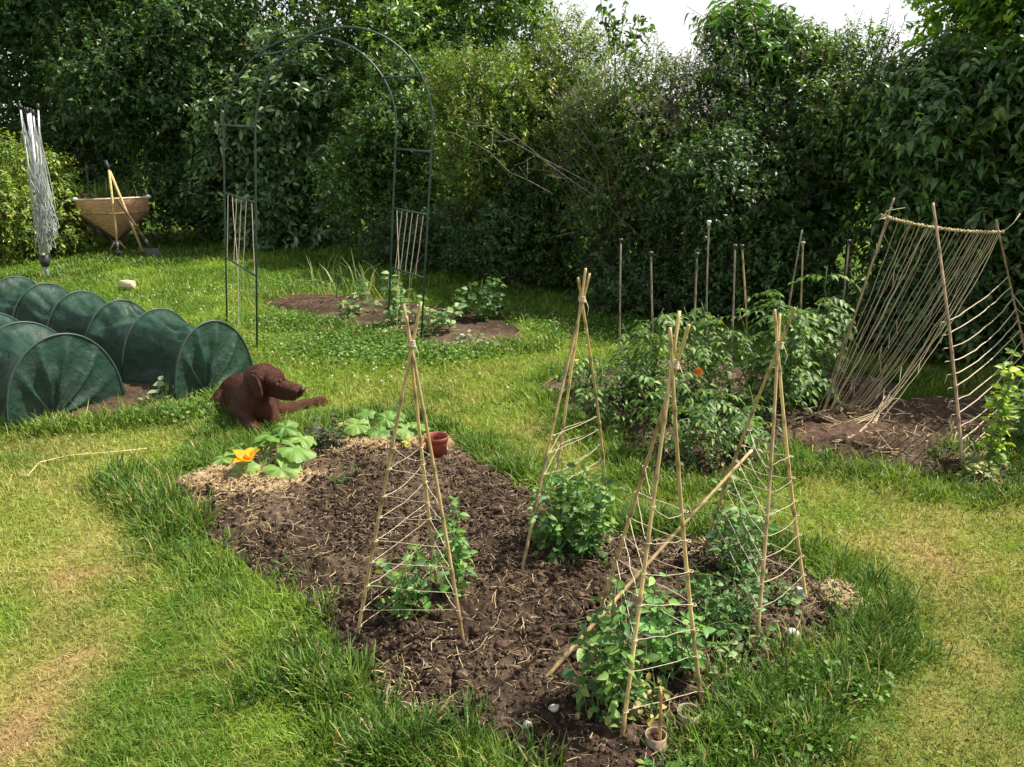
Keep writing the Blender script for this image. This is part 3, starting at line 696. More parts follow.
# ------------------------------------------------------------------ vegetables
PEA = [(.06, .145, .04), (.09, .19, .045), (.13, .25, .05), (.19, .32, .07)]
def pea(label, px, py, rad, h, ns, cols=PEA, lean=(0, 0), group='pea plants at the teepees', name='pea_plant', ls=.038):
    g = G(px, py); t = thing(name, label, 'plant', g, group)
    st = MB(); lf = MB(); sc = max(1, (g[1]/2.5)**.3)
    for k in range(ns):
        a = R.uniform(0, 2*PI); rr = rad*math.sqrt(R.random())*.75
        b = g+[rr*math.cos(a), rr*math.sin(a), -.01]; hh = h*R.uniform(.42, 1.22)
        e = b+[R.normal(0, rad*.35)+lean[0], R.normal(0, rad*.35)+lean[1], hh]
        n = 8; tt = np.linspace(0, 1, n)[:, None]; pts = b*(1-tt)+e*tt; pts[1:-1] += R.normal(0, .012, (n-2, 3))
        st.tube(pts, np.linspace(.003, .0018, n)*sc, (.12, .22, .06), 5)
        m = int(hh/.021); u = np.sort(R.uniform(.05, 1, m))
        q = np.stack([np.interp(u, tt[:, 0], pts[:, i]) for i in range(3)], -1)
        for rep in range(2):                                    # stipules and leaflets
            ang = R.uniform(0, 2*PI, m); dr = np.stack([np.cos(ang), np.sin(ang), R.uniform(-.2, .5, m)], -1)
            off = .0 if rep == 0 else .028
            nr = unit(np.stack([R.normal(0, .8, m), R.normal(0, .8, m)-.2, np.ones(m)], -1))
            lf.add(*place(LEAF4, q+unit(dr)*off, dr, nr, R.uniform(.5, 1.25, m)*ls*sc, R.uniform(.42, .72, m), palette(m, cols)))
        for w in range(2):                                      # tendrils
            s0 = pts[R.integers(4, n)]; d = unit(R.normal(0, 1, 3)+[0, 0, .6])*.07
            st.tube([s0, s0+d*.5+[0, 0, .01], s0+d+R.normal(0, .012, 3)], .0009*sc, (.2, .32, .1), 4, False)
        for w in range(2):                                      # yellowing leaves and stalks at the foot
            s0 = b+R.normal(0, .03, 3)*[1, 1, .3]+[0, 0, .03]
            lf.add(*place(LEAF4, s0[None], rdir(1), np.array([[0, 0, 1.]]), [ls*.7], .6, palette(1, [(.3, .3, .1), (.1, .16, .05)])))
    st.build('stems', M_VEG, t); lf.build('foliage', M_VEG, t); return t
pea('young pea plants low between the legs of the left teepee', 408, 622, .12, .24, 11)
pea('taller pea plant climbing the right leg of the left teepee', 455, 606, .05, .30, 7, [(.1, .24, .06), (.15, .32, .07), (.2, .4, .09)], lean=(.005, 0))
pea('largest bushy clump of peas at the foot of the middle teepee', 573, 566, .165, .33, 32)
pea('pea plants at the front left leg of the nearest teepee', 606, 724, .085, .33, 15, lean=(.02, .02))
pea('bright pea plants inside the nearest teepee beside its right leg', 668, 680, .09, .25, 13, [(.1, .24, .06), (.15, .32, .07), (.2, .4, .09)])
pea('pale blue-green peas at the back of the right teepee', 737, 585, .11, .30, 16, [(.09, .17, .065), (.14, .24, .085), (.19, .31, .1)])
pea('low bushy plant in front of the right teepee, small leaved', 728, 640, .15, .16, 26, [(.1, .2, .06), (.15, .27, .08)], ls=.036)
pea('sparse small plants by the shells at the bed tip', 782, 612, .07, .12, 8, [(.14, .24, .07), (.2, .28, .1)], ls=.034)
pea('yellowing seedling beside the short reddish stick', 655, 718, .05, .08, 5, [(.4, .34, .1), (.3, .3, .1)], ls=.034, name='seedling', group=None)
pea('weedy seedling in the soil left of the left teepee', 350, 492, .06, .06, 8, [(.08, .16, .05)], ls=.03, name='seedling', group=None)
pea('small green weeds at the bottom edge of the front bed', 668, 772, .08, .06, 14, [(.12, .26, .05), (.16, .3, .06)], ls=.036, name='seedling', group=None)
pea('small weeds beside long grass at the lower right bed edge', 738, 668, .1, .07, 12, [(.16, .26, .07), (.22, .3, .1)], ls=.034, name='seedling', group=None)
pea('dried dark stalky plant beside the courgettes', 328, 452, .11, .12, 26, [(.07, .06, .04), (.05, .05, .035), (.1, .1, .05)], ls=.03, name='withered_plant', group=None)

def tomato(label, px, py, h, rad, nst, big=1.0, cols=None, extra=None):
    cols = cols or [(.10, .19, .04), (.135, .235, .05), (.20, .31, .07), (.065, .14, .03)]
    g = G(px, py); t = thing('tomato_plant', label, 'plant', g, 'tomato plants among the stakes')
    st = MB(); lf = MB()
    ax = []
    for k in range(nst):
        a = R.uniform(0, 2*PI); b = g+[.3*rad*math.cos(a), .3*rad*math.sin(a), -.02]; e = b+[R.normal(0, rad*.4), R.normal(0, rad*.4), h*R.uniform(.7, 1.05)]
        tt = np.linspace(0, 1, 8)[:, None]; pts = b*(1-tt)+e*tt; pts[1:-1] += R.normal(0, .015, (6, 3)); ax.append(pts)
        st.tube(pts, np.linspace(.007, .003, 8), (.1, .17, .05), 6)
    pos = []; fw = []; nr = []; sz = []
    nl = int(21*nst*h/.6)
    for k in range(nl):
        pts = ax[R.integers(nst)]; u = R.uniform(.05, 1); i = min(int(u*7), 6); s0 = pts[i]*(1-(u*7-i))+pts[i+1]*(u*7-i)
        a = R.uniform(0, 2*PI); L_ = R.uniform(.14, .3)*(.6+rad*1.6)*(1-.3*u)
        hd = np.array([math.cos(a), math.sin(a), 0]); v = np.linspace(0, 1, 6)[:, None]
        rach = s0+hd*L_*v+np.array([0, 0, 1])*(L_*(.5*v-.75*v*v))
        st.tube(rach, np.linspace(.0024, .0012, 6), (.11, .19, .055), 4, False)
        sidev = np.cross(hd, [0, 0, 1])
        for j in range(1, 6):
            for sd_ in ((-1, 1) if j < 5 else (0,)):
                pos.append(rach[j]); fw.append(hd*.55+sidev*sd_*.8+[0, 0, -.35+R.normal(0, .2)]); nr.append([R.normal(0, .3)+hd[0]*.3, R.normal(0, .3)+hd[1]*.3, 1]); sz.append(R.uniform(.026, .05)*big)
    n = len(pos); lc = palette(n, cols)
    lf.add(*place(LEAF4, np.array(pos), np.array(fw), unit(np.array(nr)), np.array(sz), .46, lc))
    st.build('stems', M_VEG, t); lf.build('foliage', M_VEG, t)
    if extra == 'flower':
        f = MB(); q = PD(698, 372, g[1]-.2); n = 16; a = np.arange(n)*2*PI/n
        f.add(*place(LEAF4, np.tile(q, (n, 1)), np.stack([np.cos(a), -.3+0*a, np.sin(a)], -1), np.tile([0, -1, .3], (n, 1)), .03, .5, palette(n, [(.75, .3, .05)])))
        f.build('flower', M_PETAL, t)
    return t
tomato('low tomato plant at the left end of the tomato bed', 592, 402, .34, .2, 2)
tomato('sprawling tomato plant at the left front below the leftmost stake', 620, 432, .36, .24, 3)
tomato('tomato plant by the leftmost stake', 630, 402, .52, .24, 3)
tomato('tomato plant by the second stake from the left', 662, 415, .68, .27, 3)
tomato('tomato plant behind the top of the nearest teepee', 698, 425, .68, .3, 4, extra='flower')
tomato('tomato plant leaning against the paired stakes', 738, 420, .7, .3, 4)
tomato('short tomato plant at the front left corner, lower leaves', 660, 458, .42, .26, 3)
tomato('low bushy tomato plant at the very front edge of its bed', 700, 474, .34, .22, 3, .85)
tomato('low tomato plant behind the apex of the right teepee', 744, 458, .42, .22, 3)
tomato('tomato plant at the right of the bed beside the trellis strings', 778, 425, .62, .22, 3, 1.1)
tomato('tallest broad-leaved tomato plant below the tilted cane', 808, 410, .80, .21, 3, 1.4, [(.09, .17, .045), (.13, .22, .06), (.19, .28, .1)])
tomato('broad-leaved tomato plant at the right end by the last stake', 822, 402, .55, .13, 2, 1.2)

def lobed_leaf(m, c, nrm, fwd, r, col, lobes=5, vein=(.3, .42, .16)):
    nrm = unit(np.asarray(nrm, float)); y = unit(np.asarray(fwd, float)-nrm*np.dot(fwd, nrm)); x = np.cross(y, nrm)
    nt_ = 41; th = np.linspace(-PI*.93, PI*.93, nt_)
    rad = r*(.72+.28*np.abs(np.cos(th*lobes/2.0))**.7)*(1-.22*np.abs(th)/PI)*(1+.035*np.sin(th*23)+.02*np.sin(th*31+1))
    ks = np.array([.02, .3, .6, .85, 1.0]); V = np.zeros((len(ks), nt_, 3)); C = np.zeros((len(ks), nt_, 3))
    ph = R.uniform(0, 6)
    for i, k in enumerate(ks):
        z = r*(.16*k - .34*k*k + .09*k*np.sin(th*5+ph) + .05*k*k*np.sin(th*13+ph*2) + .13*k*np.abs(np.sin(th*lobes/2)))
        V[i] = c + (rad*k*np.sin(th))[:, None]*x + (rad*k*np.cos(th)+.1*r)[:, None]*y + z[:, None]*nrm
        vn = np.exp(-(np.abs(np.sin(th*lobes/2))/.16)**2)*(1-k*.6)
        C[i] = np.asarray(col)*(1+.15*np.sin(th*9+k*7+ph)+R.normal(0, .09, nt_))[:, None]*(1-vn[:, None]*.5) + np.asarray(vein)*vn[:, None]*.5
    m.grid(V, C)
def courgette(label, px, py, leaves, flower=None, up_=0, group='courgette plants on the front bed'):
    g = G(px, py); t = thing('courgette_plant', label, 'plant', g, group)
    for (a, b, dY, r, nx, ny, nz, col) in leaves:
        c = PD(a, b-up_, g[1]+dY); m = MB()
        lobed_leaf(m, c, (nx, ny, nz), np.array([c[0]-g[0], c[1]-g[1], -.05])+1e-4, r*.9, col)
        lf = m.build('leaf', M_VEG, t)
        s = MB(); mid = (g+c)/2+[0, 0, .03]; tt = np.linspace(0, 1, 7)[:, None]
        s.tube(g*(1-tt)**2+2*mid*tt*(1-tt)+c*tt**2, np.linspace(.008, .005, 7), (.2, .32, .1), 6); s.build('leaf_stalk', M_VEG, lf)
    if flower:
        q = PD(flower[0], flower[1], g[1]+flower[2]); f = MB(); n = 5; a = np.arange(n)*2*PI/n+.3
        f.add(*place(LEAF6, np.tile(q-[0, 0, .02], (n, 1)), np.stack([np.cos(a)*.8, np.sin(a)*.8-.25, R.uniform(.3, 1.3, n)], -1), np.stack([-np.cos(a), -np.sin(a), 1+0*a], -1), .085, .75, palette(n, [(.85, .33, .015), (.9, .42, .02)], jit=.06)))
        f.ball(q, (.014, .014, .02), (.85, .45, .03), 6)
        f.build('flower', M_PETAL, t)
        s = MB(); s.tube([g, (g+q)/2+[-.01, 0, .02], q-[0, 0, .02]], [.007, .006, .006], (.2, .32, .1), 6); s.build('flower_stalk', M_VEG, t)
GA, GB, GC, GY = (.15, .28, .045), (.20, .33, .07), (.115, .235, .035), (.52, .48, .06)
courgette('courgette plant with a big orange flower on tan mulch', 262, 482, [
  (224, 458, .02, .085, -.35, -.2, 1, GB), (244, 470, -.10, .105, -.1, -.55, 1, GB), (280, 468, -.10, .115, .2, -.55, 1, GB), (293, 448, .0, .115, .35, -.25, 1, GA), (270, 436, .10, .11, 0, .1, 1, GC),
  (258, 446, .05, .085, -.3, 0, 1, GA), (300, 438, .08, .09, .4, 0, 1, GB), (284, 428, .12, .08, .1, -.4, 1, GC), (236, 446, .1, .06, -.4, .2, 1, GC), (262, 478, -.12, .05, 0, -.6, 1, GA)], (247, 457, -.08))
courgette('courgette plant with yellowing leaves just left of the brown pot', 372, 446, [
  (346, 432, .05, .085, -.3, 0, 1, GY), (340, 440, 0, .09, -.4, -.2, 1, GA), (345, 450, -.1, .06, -.2, -.4, 1, GY), (358, 434, .0, .10, 0, -.3, 1, GB), (378, 440, -.02, .09, .2, -.3, 1, GC), (385, 428, .06, .075, .1, -.7, 1, GA),
  (404, 438, -.02, .09, .3, -.3, 1, GB), (418, 434, .02, .075, .3, .1, 1, GA), (408, 450, -.1, .05, .2, -.3, 1, GY), (366, 424, .12, .07, 0, -.3, 1, GC), (395, 424, .1, .07, .2, -.1, 1, GC), (425, 442, 0, .05, .4, 0, 1, GA)], up_=9)
def young_leaf():
    c = G(150, 404)
pea('seedling with pale leaves beside the green mesh tunnels', 168, 400, .05, .09, 5, [(.22, .34, .16), (.3, .42, .22)], ls=.06, name='seedling', group=None)
pea('tiny seedling at the edge of the mesh tunnel soil', 146, 404, .04, .04, 4, [(.3, .36, .18)], ls=.04, name='seedling', group=None)

# far bed plants under the arch
def onions():
    g = G(352, 300); t = thing('onion_clump', 'spiky clump of onion leaves at the left of the far bed', 'plant', g)
    m = MB(); n = 70; x = g[0]+R.normal(0, .25, n); y = g[1]+R.normal(0, .15, n)
    ln = R.uniform(.2, .5, n)
    V, Q, C = blades(x, y, ground(x, y), ln, R.uniform(.008, .017, n), np.abs(R.normal(.45, .3, n)), palette(n, [(.14, .24, .07), (.22, .32, .12), (.3, .34, .14)]), BLADE3)
    m.add(V, Q, C); m.build('foliage', M_VEG, t)
onions()
FB = 'low vegetables in the far bed'
pea('leafy pale plant in front of the onion clump', 358, 318, .14, .24, 6, [(.16, .26, .08), (.22, .32, .11)], group=FB, name='bean_plant', ls=.048)
pea('pale bean plants climbing the strings of the arch', 404, 325, .17, .40, 8, [(.17, .28, .09), (.24, .35, .13)], group=FB, name='bean_plant', ls=.05)
pea('flat-topped pale plant right of the arch', 438, 334, .14, .2, 7, [(.19, .3, .1), (.25, .36, .14)], group=FB, name='bean_plant', ls=.055)
pea('dark leafy bush at the right end of the far bed', 472, 322, .17, .34, 7, [(.06, .13, .035), (.09, .17, .05)], group=FB, name='blueberry_bush', ls=.042)
pea('second dark leafy bush with a bare stem nearest the hedge', 496, 318, .13, .36, 6, [(.07, .14, .035), (.1, .18, .05)], group=FB, name='blueberry_bush', ls=.042)
pea('sparse stalks at the front of the far bed', 380, 332, .2, .16, 12, [(.3, .3, .12), (.2, .28, .09)], group=FB, name='seedling', ls=.034)
pea('pale seedlings at the right front of the far bed', 470, 346, .22, .1, 9, [(.3, .34, .2), (.2, .28, .1)], group=FB, name='seedling', ls=.036)
# right hand bed
pea('yellow-green climbing pea on the string ladder', 984, 474, .03, .50, 5, [(.3, .42, .05), (.42, .52, .07), (.2, .34, .06)], lean=(.05, .05), group=None, name='climbing_pea', ls=.04)
pea('bleached dry plant at the foot of the climbing pea', 972, 484, .10, .10, 14, [(.40, .37, .16), (.34, .32, .12), (.2, .26, .06)], group=None, name='withered_plant', ls=.032)
pea('green weeds at the right edge behind the climbing pea', 1030, 455, .2, .35, 24, [(.1, .2, .04), (.16, .27, .06)], group=None, name='weed_clump', ls=.045)

# ------------------------------------------------------------------ string trellis on the right
def trellis():
    g = G(900, 430); t = thing('string_trellis', 'cane frame with jute strings hanging from a rope-bound bar', 'trellis', g)
    lp0, lp1 = G(822, 421), PD(894, 198, 4.62)
    rp0, rp1 = G(1034, 392), PD(996, 220, 4.7)
    fp0, fp1 = G(961, 474), PD(933, 203, 4.25)
    for a, b in ((lp0, lp1), (rp0, rp1), (fp0, fp1)):
        m = MB(); d = unit(b-a); cane(m, a-d*.05, b, .0085 if a is fp0 else .0072, np.array([.36, .25, .16])); m.build('cane', M_CANE, t)
    A, B = PD(886, 217, 4.6), PD(1003, 232, 4.68)
    u = np.linspace(0, 1, 40); bar = A[None]*(1-u)[:, None]+B[None]*u[:, None]; bar[:, 2] -= .045*4*u*(1-u)*.55
    m = MB(); m.tube(bar, .006*(1+.2*np.sin(u*70)), np.array([.5, .4, .23])*(1+.2*np.sin(u*90))[:, None], 7)
    for k in range(70):                                            # rope wound round the bar
        v = R.uniform(0, 1); c = np.array([np.interp(v, u, bar[:, i]) for i in range(3)]); th = np.linspace(0, 2*PI, 9)
        m.tube(np.stack([c[0]+.006*np.cos(th)*.6+.004*th/6, c[1]+.0088*np.cos(th), c[2]+.0088*np.sin(th)], -1), .0028, np.array([.52, .42, .25])*R.uniform(.6, 1.15), 5, False)
    m.tube([B, B+[.05, 0, .05], B+[.09, .02, .1]], .003, (.4, .33, .22), 5)
    for k in range(5): m.tube([A, A+R.normal(0, .02, 3), A+R.normal(0, .035, 3)+[0, 0, .02]], .002, (.6, .52, .34), 4)
    m.build('bar', M_STRING, t)
    s = MB(); foot = []
    tops = np.concatenate([[.03, .11, .2, .215, .26, .3, .345, .36, .40, .42, .45, .53, .56, .6, .66], np.linspace(.7, .99, 14)]); nn = len(tops)
    for i, v in enumerate(tops):
        c = np.array([np.interp(v, u, bar[:, q]) for q in range(3)])
        w = i/(nn-1)
        f = G(818+62*w+R.normal(0, 2.5), 424+10*w-8*math.sin(w*PI)+R.normal(0, 2)); f[2] += .02+.05*w
        col = np.array([.47, .38, .24])*R.uniform(.6, 1.2)
        sg = .03+.16*w
        tt = np.linspace(0, 1, 14)[:, None]; ctrl = (c+f)/2+np.array([-.02, -.02, -1])*sg
        pts = c*(1-tt)**2+2*ctrl*tt*(1-tt)+f*tt**2+R.normal(0, .003, (14, 3))
        s.tube(pts, R.uniform(.0013, .0023), col, 5, False); foot.append(pts)
    for k in range(26):                                            # slack cross threads of the net
        i = R.integers(0, nn-2); a = foot[i]; b = foot[min(i+R.integers(1, 3), nn-1)]; q = R.integers(1, 12)
        s.tube([a[q], (a[q]+b[q+1])/2-[0, 0, .006], b[q+1]], .0013, (.5, .42, .28), 4, False)
    s.build('hanging_strings', M_STRING, t)
    e = MB()                                                        # gathered hem lying on the soil
    hem = [G(a, b)+[0, 0, z] for a, b, z in [(816, 424, .02), (835, 432, .025), (852, 436, .03), (872, 430, .05), (884, 420, .1), (872, 436, .03), (855, 446, .015), (838, 450, .012), (822, 447, .012)]]
    for k in range(6):
        e.tube(np.array(hem)+R.normal(0, .012, (len(hem), 3))*[1, 1, .4], .0028, np.array([.42, .34, .22])*R.uniform(.8, 1.2), 5, False)
    th = np.linspace(0, 5.2, 16); q = G(893, 424)
    e.tube(np.stack([q[0]+.05*np.cos(th), q[1]+0*th, q[2]+.06+.05*np.sin(th)], -1), .0022, (.5, .43, .3), 5)
    e.build('gathered_hem', M_STRING, t)
    r = MB()
    for k in range(11):                                             # string ladder between two canes
        w = .46+.050*k; a = fp1*(1-w)+fp0*w; w2 = .30+.062*k; b = rp1*(1-min(w2, 1))+rp0*min(w2, 1)
        string(r, a, b, .05+R.uniform(-.03, .05), .0029, (.46, .39, .28), 12, .002)
        r.tube([a, a+[-.03, -.01, .0], a+[-.035, -.01, -.05*R.random()]], .0026, (.5, .43, .32), 4)
    for k in range(6): string(r, rp1*(.6-.08*k)+rp0*(.4+.08*k), rp0+[.25+.1*k, -.25, .12+.09*k], .04, .0022, (.5, .43, .32), 8)
    r.build('string_ladder', M_STRING, t)
    st = MB()
    for (a0, b0, a1, b1) in [(895, 462, 876, 430), (906, 462, 917, 425)]:
        q = G(a0, b0); st.tube([q, (q+PD(a1, b1, q[1]+.05))/2, PD(a1, b1, q[1]+.05)], [.004, .003, .002], (.4, .33, .2), 5)
    tag(st.build('dry_stalks', M_STRAW), 'two dry pale stalks stuck in the shaded trellis soil', 'stalks')
trellis()

# ------------------------------------------------------------------ metal garden arch
def arch():
    nl, nr, fl, fr = G(257, 347), G(421, 343), G(227, 322), G(388, 330)
    t = thing('garden_arch', 'tall dark green metal garden arch with string panels', 'arch', (nl+nr+fl+fr)/4)
    GRN = np.array([.02, .045, .032])
    yn, yf = (nl[1]+nr[1])/2, (fl[1]+fr[1])/2
    zs, zt = PD(257, 130, nl[1])[2], PD(340, 27, yn)[2]
    LEAN = .085
    lean = lambda p: np.array([p[0]+LEAN*p[2], p[1], p[2]])
    def hoop(a, b, lx, rx):
        """legs rise, then a half ellipse joins them"""
        top = zt; c = np.array([(a[0]+b[0])/2, (a[1]+b[1])/2]); th = np.linspace(0, PI, 40)
        pts = [a-[0, 0, .1], a*[1, 1, 0]+[0, 0, zs*.5], a*[1, 1, 0]+[0, 0, zs*.98]]
        for k in th: pts.append(np.array([c[0]+(a[0]-c[0])*math.cos(k), c[1]+(a[1]-c[1])*math.cos(k), zs+(top-zs)*math.sin(k)]))
        pts += [b*[1, 1, 0]+[0, 0, zs*.98], b*[1, 1, 0]+[0, 0, zs*.5], b-[0, 0, .1]]
        pts = np.array(pts); pts[:, 0] += LEAN*pts[:, 2]
        m = MB(); m.tube(pts, .0076, GRN*1.3, 8); m.build('hoop', M_METAL, t)
    hoop(nl, nr, 0, 0); hoop(fl, fr, 0, 0)
    def at(a, b, z):
        """point of the hoop a-b at height z on the a side"""
        if z <= zs: return np.array([a[0], a[1], z])
        c = (a+b)/2; k = math.asin(min(1, (z-zs)/(zt-zs)))
        return np.array([c[0]+(a[0]-c[0])*math.cos(k), c[1]+(a[1]-c[1])*math.cos(k), z])
    for (A, B, oA, oB, ys) in ((nl, fl, nr, fr, (50, 127, 203, 276)), (nr, fr, nl, fl, (76, 152, 215, 278))):
        for y in ys:
            px = 257 if A is nl else 424
            z = PD(px, y, A[1])[2]
            m = MB(); m.tube([lean(at(A, oA, z)), lean(at(B, oB, z+.01))], .008, GRN*1.1, 8); m.build('crossbar', M_METAL, t)
    for (A, B, ya, yb, n) in ((nl, fl, 203, 276, 6), (nr, fr, 215, 280, 6)):
        px = 257 if A is nl else 424
        z1 = PD(px, ya, A[1])[2]; z2 = PD(px, yb, A[1])[2]; m = MB()
        for k in range(n):
            u = .12+.76*k/(n-1); v = np.clip(u+R.choice([-.14, .14]), .05, .95)
            p1 = A*(1-u)+B*u; p2 = A*(1-v)+B*v
            p1 = np.array([p1[0], p1[1], z1]); p2_ = np.array([p2[0], p2[1], z2])
            p1 = lean(p1); p2_ = lean(p2_)
            string(m, p1, p2_, 0, .003, (.62, .55, .42), 5)
            if A is nl or k % 2: string(m, p2_, np.array([p2[0], p2[1], .03]), 0, .0016, (.55, .5, .34), 5)
        m.build('string_panel', M_STRING, t)
arch()

# ------------------------------------------------------------------ mesh tunnels
def net_mat():
    m, nt, out = new_mat('shade_netting'); L = nt.links.new
    tc = N(nt, 'ShaderNodeTexCoord')
    n1 = N(nt, 'ShaderNodeTexNoise', Scale=9.0, Detail=5.0); L(tc.outputs['Object'], n1.inputs['Vector'])
    n2 = N(nt, 'ShaderNodeTexNoise', Scale=420.0, Detail=1.0); L(tc.outputs['Object'], n2.inputs['Vector'])
    cr = N(nt, 'ShaderNodeMix', data_type='RGBA'); L(n1.outputs['Fac'], cr.inputs['Factor'])
    cr.inputs['A'].default_value = (.008, .036, .022, 1); cr.inputs['B'].default_value = (.04, .098, .066, 1)
    p = N(nt, 'ShaderNodeBsdfPrincipled', Roughness=.55); p.inputs['Specular IOR Level'].default_value = .4; L(cr.outputs['Result'], p.inputs['Base Color'])
    t = N(nt, 'ShaderNodeBsdfTranslucent'); t.inputs['Color'].default_value = (.03, .10, .075, 1)
    a = N(nt, 'ShaderNodeMixShader', Fac=.3); L(p.outputs[0], a.inputs[1]); L(t.outputs[0], a.inputs[2])
    tr = N(nt, 'ShaderNodeBsdfTransparent')
    mp = N(nt, 'ShaderNodeMapRange'); mp.inputs['From Min'].default_value = .35; mp.inputs['From Max'].default_value = .65; mp.inputs['To Min'].default_value = .05; mp.inputs['To Max'].default_value = .32
    L(n2.outputs['Fac'], mp.inputs['Value'])
    b = N(nt, 'ShaderNodeMixShader'); L(mp.outputs['Result'], b.inputs['Fac']); L(a.outputs[0], b.inputs[1]); L(tr.outputs[0], b.inputs[2])
    bp = N(nt, 'ShaderNodeBump', Strength=.5); bp.inputs['Distance'].default_value = .02; n3 = N(nt, 'ShaderNodeTexNoise', Scale=28.0, Detail=4.0); L(tc.outputs['Object'], n3.inputs['Vector'])
    L(n3.outputs['Fac'], bp.inputs['Height']); L(bp.outputs[0], p.inputs['Normal'])
    L(b.outputs[0], out.inputs['Surface']); return m
M_NET = net_mat()
def tunnel(label, near, direction, hoops, Rw, Hh):
    o = G(*near); d = unit(np.array([direction[0], direction[1], 0.])); s = np.array([-d[1], d[0], 0])
    t = thing('mesh_tunnel', label, 'garden tunnel', o, 'green mesh grow tunnels')
    total = hoops[-1]; S_ = []; 
    nseg = 20; sv = []; hs = []
    for i in range(len(hoops)-1):
        for k in range(nseg): sv.append(hoops[i]+(hoops[i+1]-hoops[i])*k/nseg); hs.append(k/nseg)
    sv.append(hoops[-1]); hs.append(0)
    sv = np.array(sv); hs = np.array(hs); nth = 49; th = np.linspace(0, PI, nth)
    ph = R.uniform(0, 6, 30); seg = np.minimum((np.arange(len(sv))//nseg), 29)
    sag = np.sin(PI*hs)**.8
    TH, SV = np.meshgrid(th, sv); SG = sag[:, None]
    wr = fbm(SV*1.0, TH*1.2, .35, 3)-.5; fold = np.sin(TH*5+ph[seg][:, None]*1.0)*.5+np.sin(TH*9+SV*6+ph[seg][:, None])*.3
    k = 1-SG*(.19+.09*np.sin(TH*3+ph[seg][:, None])+.045*fold)+wr*.34*SG**.5+(fbm(SV*2+5, TH*.8+3, .12, 2)-.5)*.06*SG**.5-np.abs(fbm(SV+3, TH*.45+Rw*30, .16, 2)-.5)*.30*SG**.5
    flare = 1+.06*np.abs(np.cos(TH))**6
    V = o + d*SV[..., None] + s*(np.cos(TH)*Rw*k*flare)[..., None] + np.array([0, 0, 1])*(np.sin(TH)**.92*Hh*k+.004)[..., None]
    V = V+d*(.02*SG*np.sin(TH*7+ph[seg][:, None]))[..., None]
    m = MB(); m.grid(V)
    for (sign, s0) in ((-1, 0.0), (1, total)):                      # gathered ends
        ks = np.linspace(0, 1, 14); E = np.zeros((14, nth, 3))
        for i, q in enumerate(ks):
            f = np.sin(th*3.7+1.3+q*1.5)*.6+np.sin(th*8.3+.5+Rw*20+q*2)*.4
            rid = sum(w_*np.exp(-((th-c_-.25*q*(c_-1.5))/(.07+.05*q))**2) for c_, w_ in ((.75, .6), (1.25, 1), (1.75, .8), (2.3, 1), (2.75, .5)))
            ax = s0+sign*(.02*q+.055*rid*np.sin(PI*q)**.7+(fbm(th*.9+9*sign, th*0+q*1.4, .35, 3)-.5)*.05*np.sin(PI*q))
            x = np.cos(th)*Rw*(1-q)*(1+.02*f*q); z = np.sin(th)**.92*Hh*(1-q*.98)
            E[i] = o+d*ax[:, None]+s*(x+ .10*q)[:, None]+np.array([0, 0, 1])*(z+.012*q)[:, None]
        m.grid(E)
        c = o+d*(s0+sign*.10); th2 = np.linspace(0, 1, 5)[:, None]
    m.build('net_cover', M_NET, t)
    for h in hoops:
        b = MB(); q = np.linspace(0, PI, 26)
        pts = o+d*h+s*(np.cos(q)*(Rw+.004))[:, None]+np.array([0, 0, 1])*(np.sin(q)**.92*(Hh+.004))[:, None]
        pts[0, 2] = -.02; pts[-1, 2] = -.02
        b.tube(pts, .0065, (.035, .06, .05), 6); b.build('hoop', M_PLASTIC, t)
DIR = P(20, 333)-P(217, 393)
tunnel('longer mesh tunnel whose gathered end faces the brown dog', (217, 391), DIR, [0, .60, 1.08, 1.62, 2.15, 2.65], .285, .45)
tunnel('front mesh tunnel running out of the left edge of the photo', (70, 414), DIR, [0, .50, .98, 1.45, 1.9, 2.4, 2.8], .335, .47)

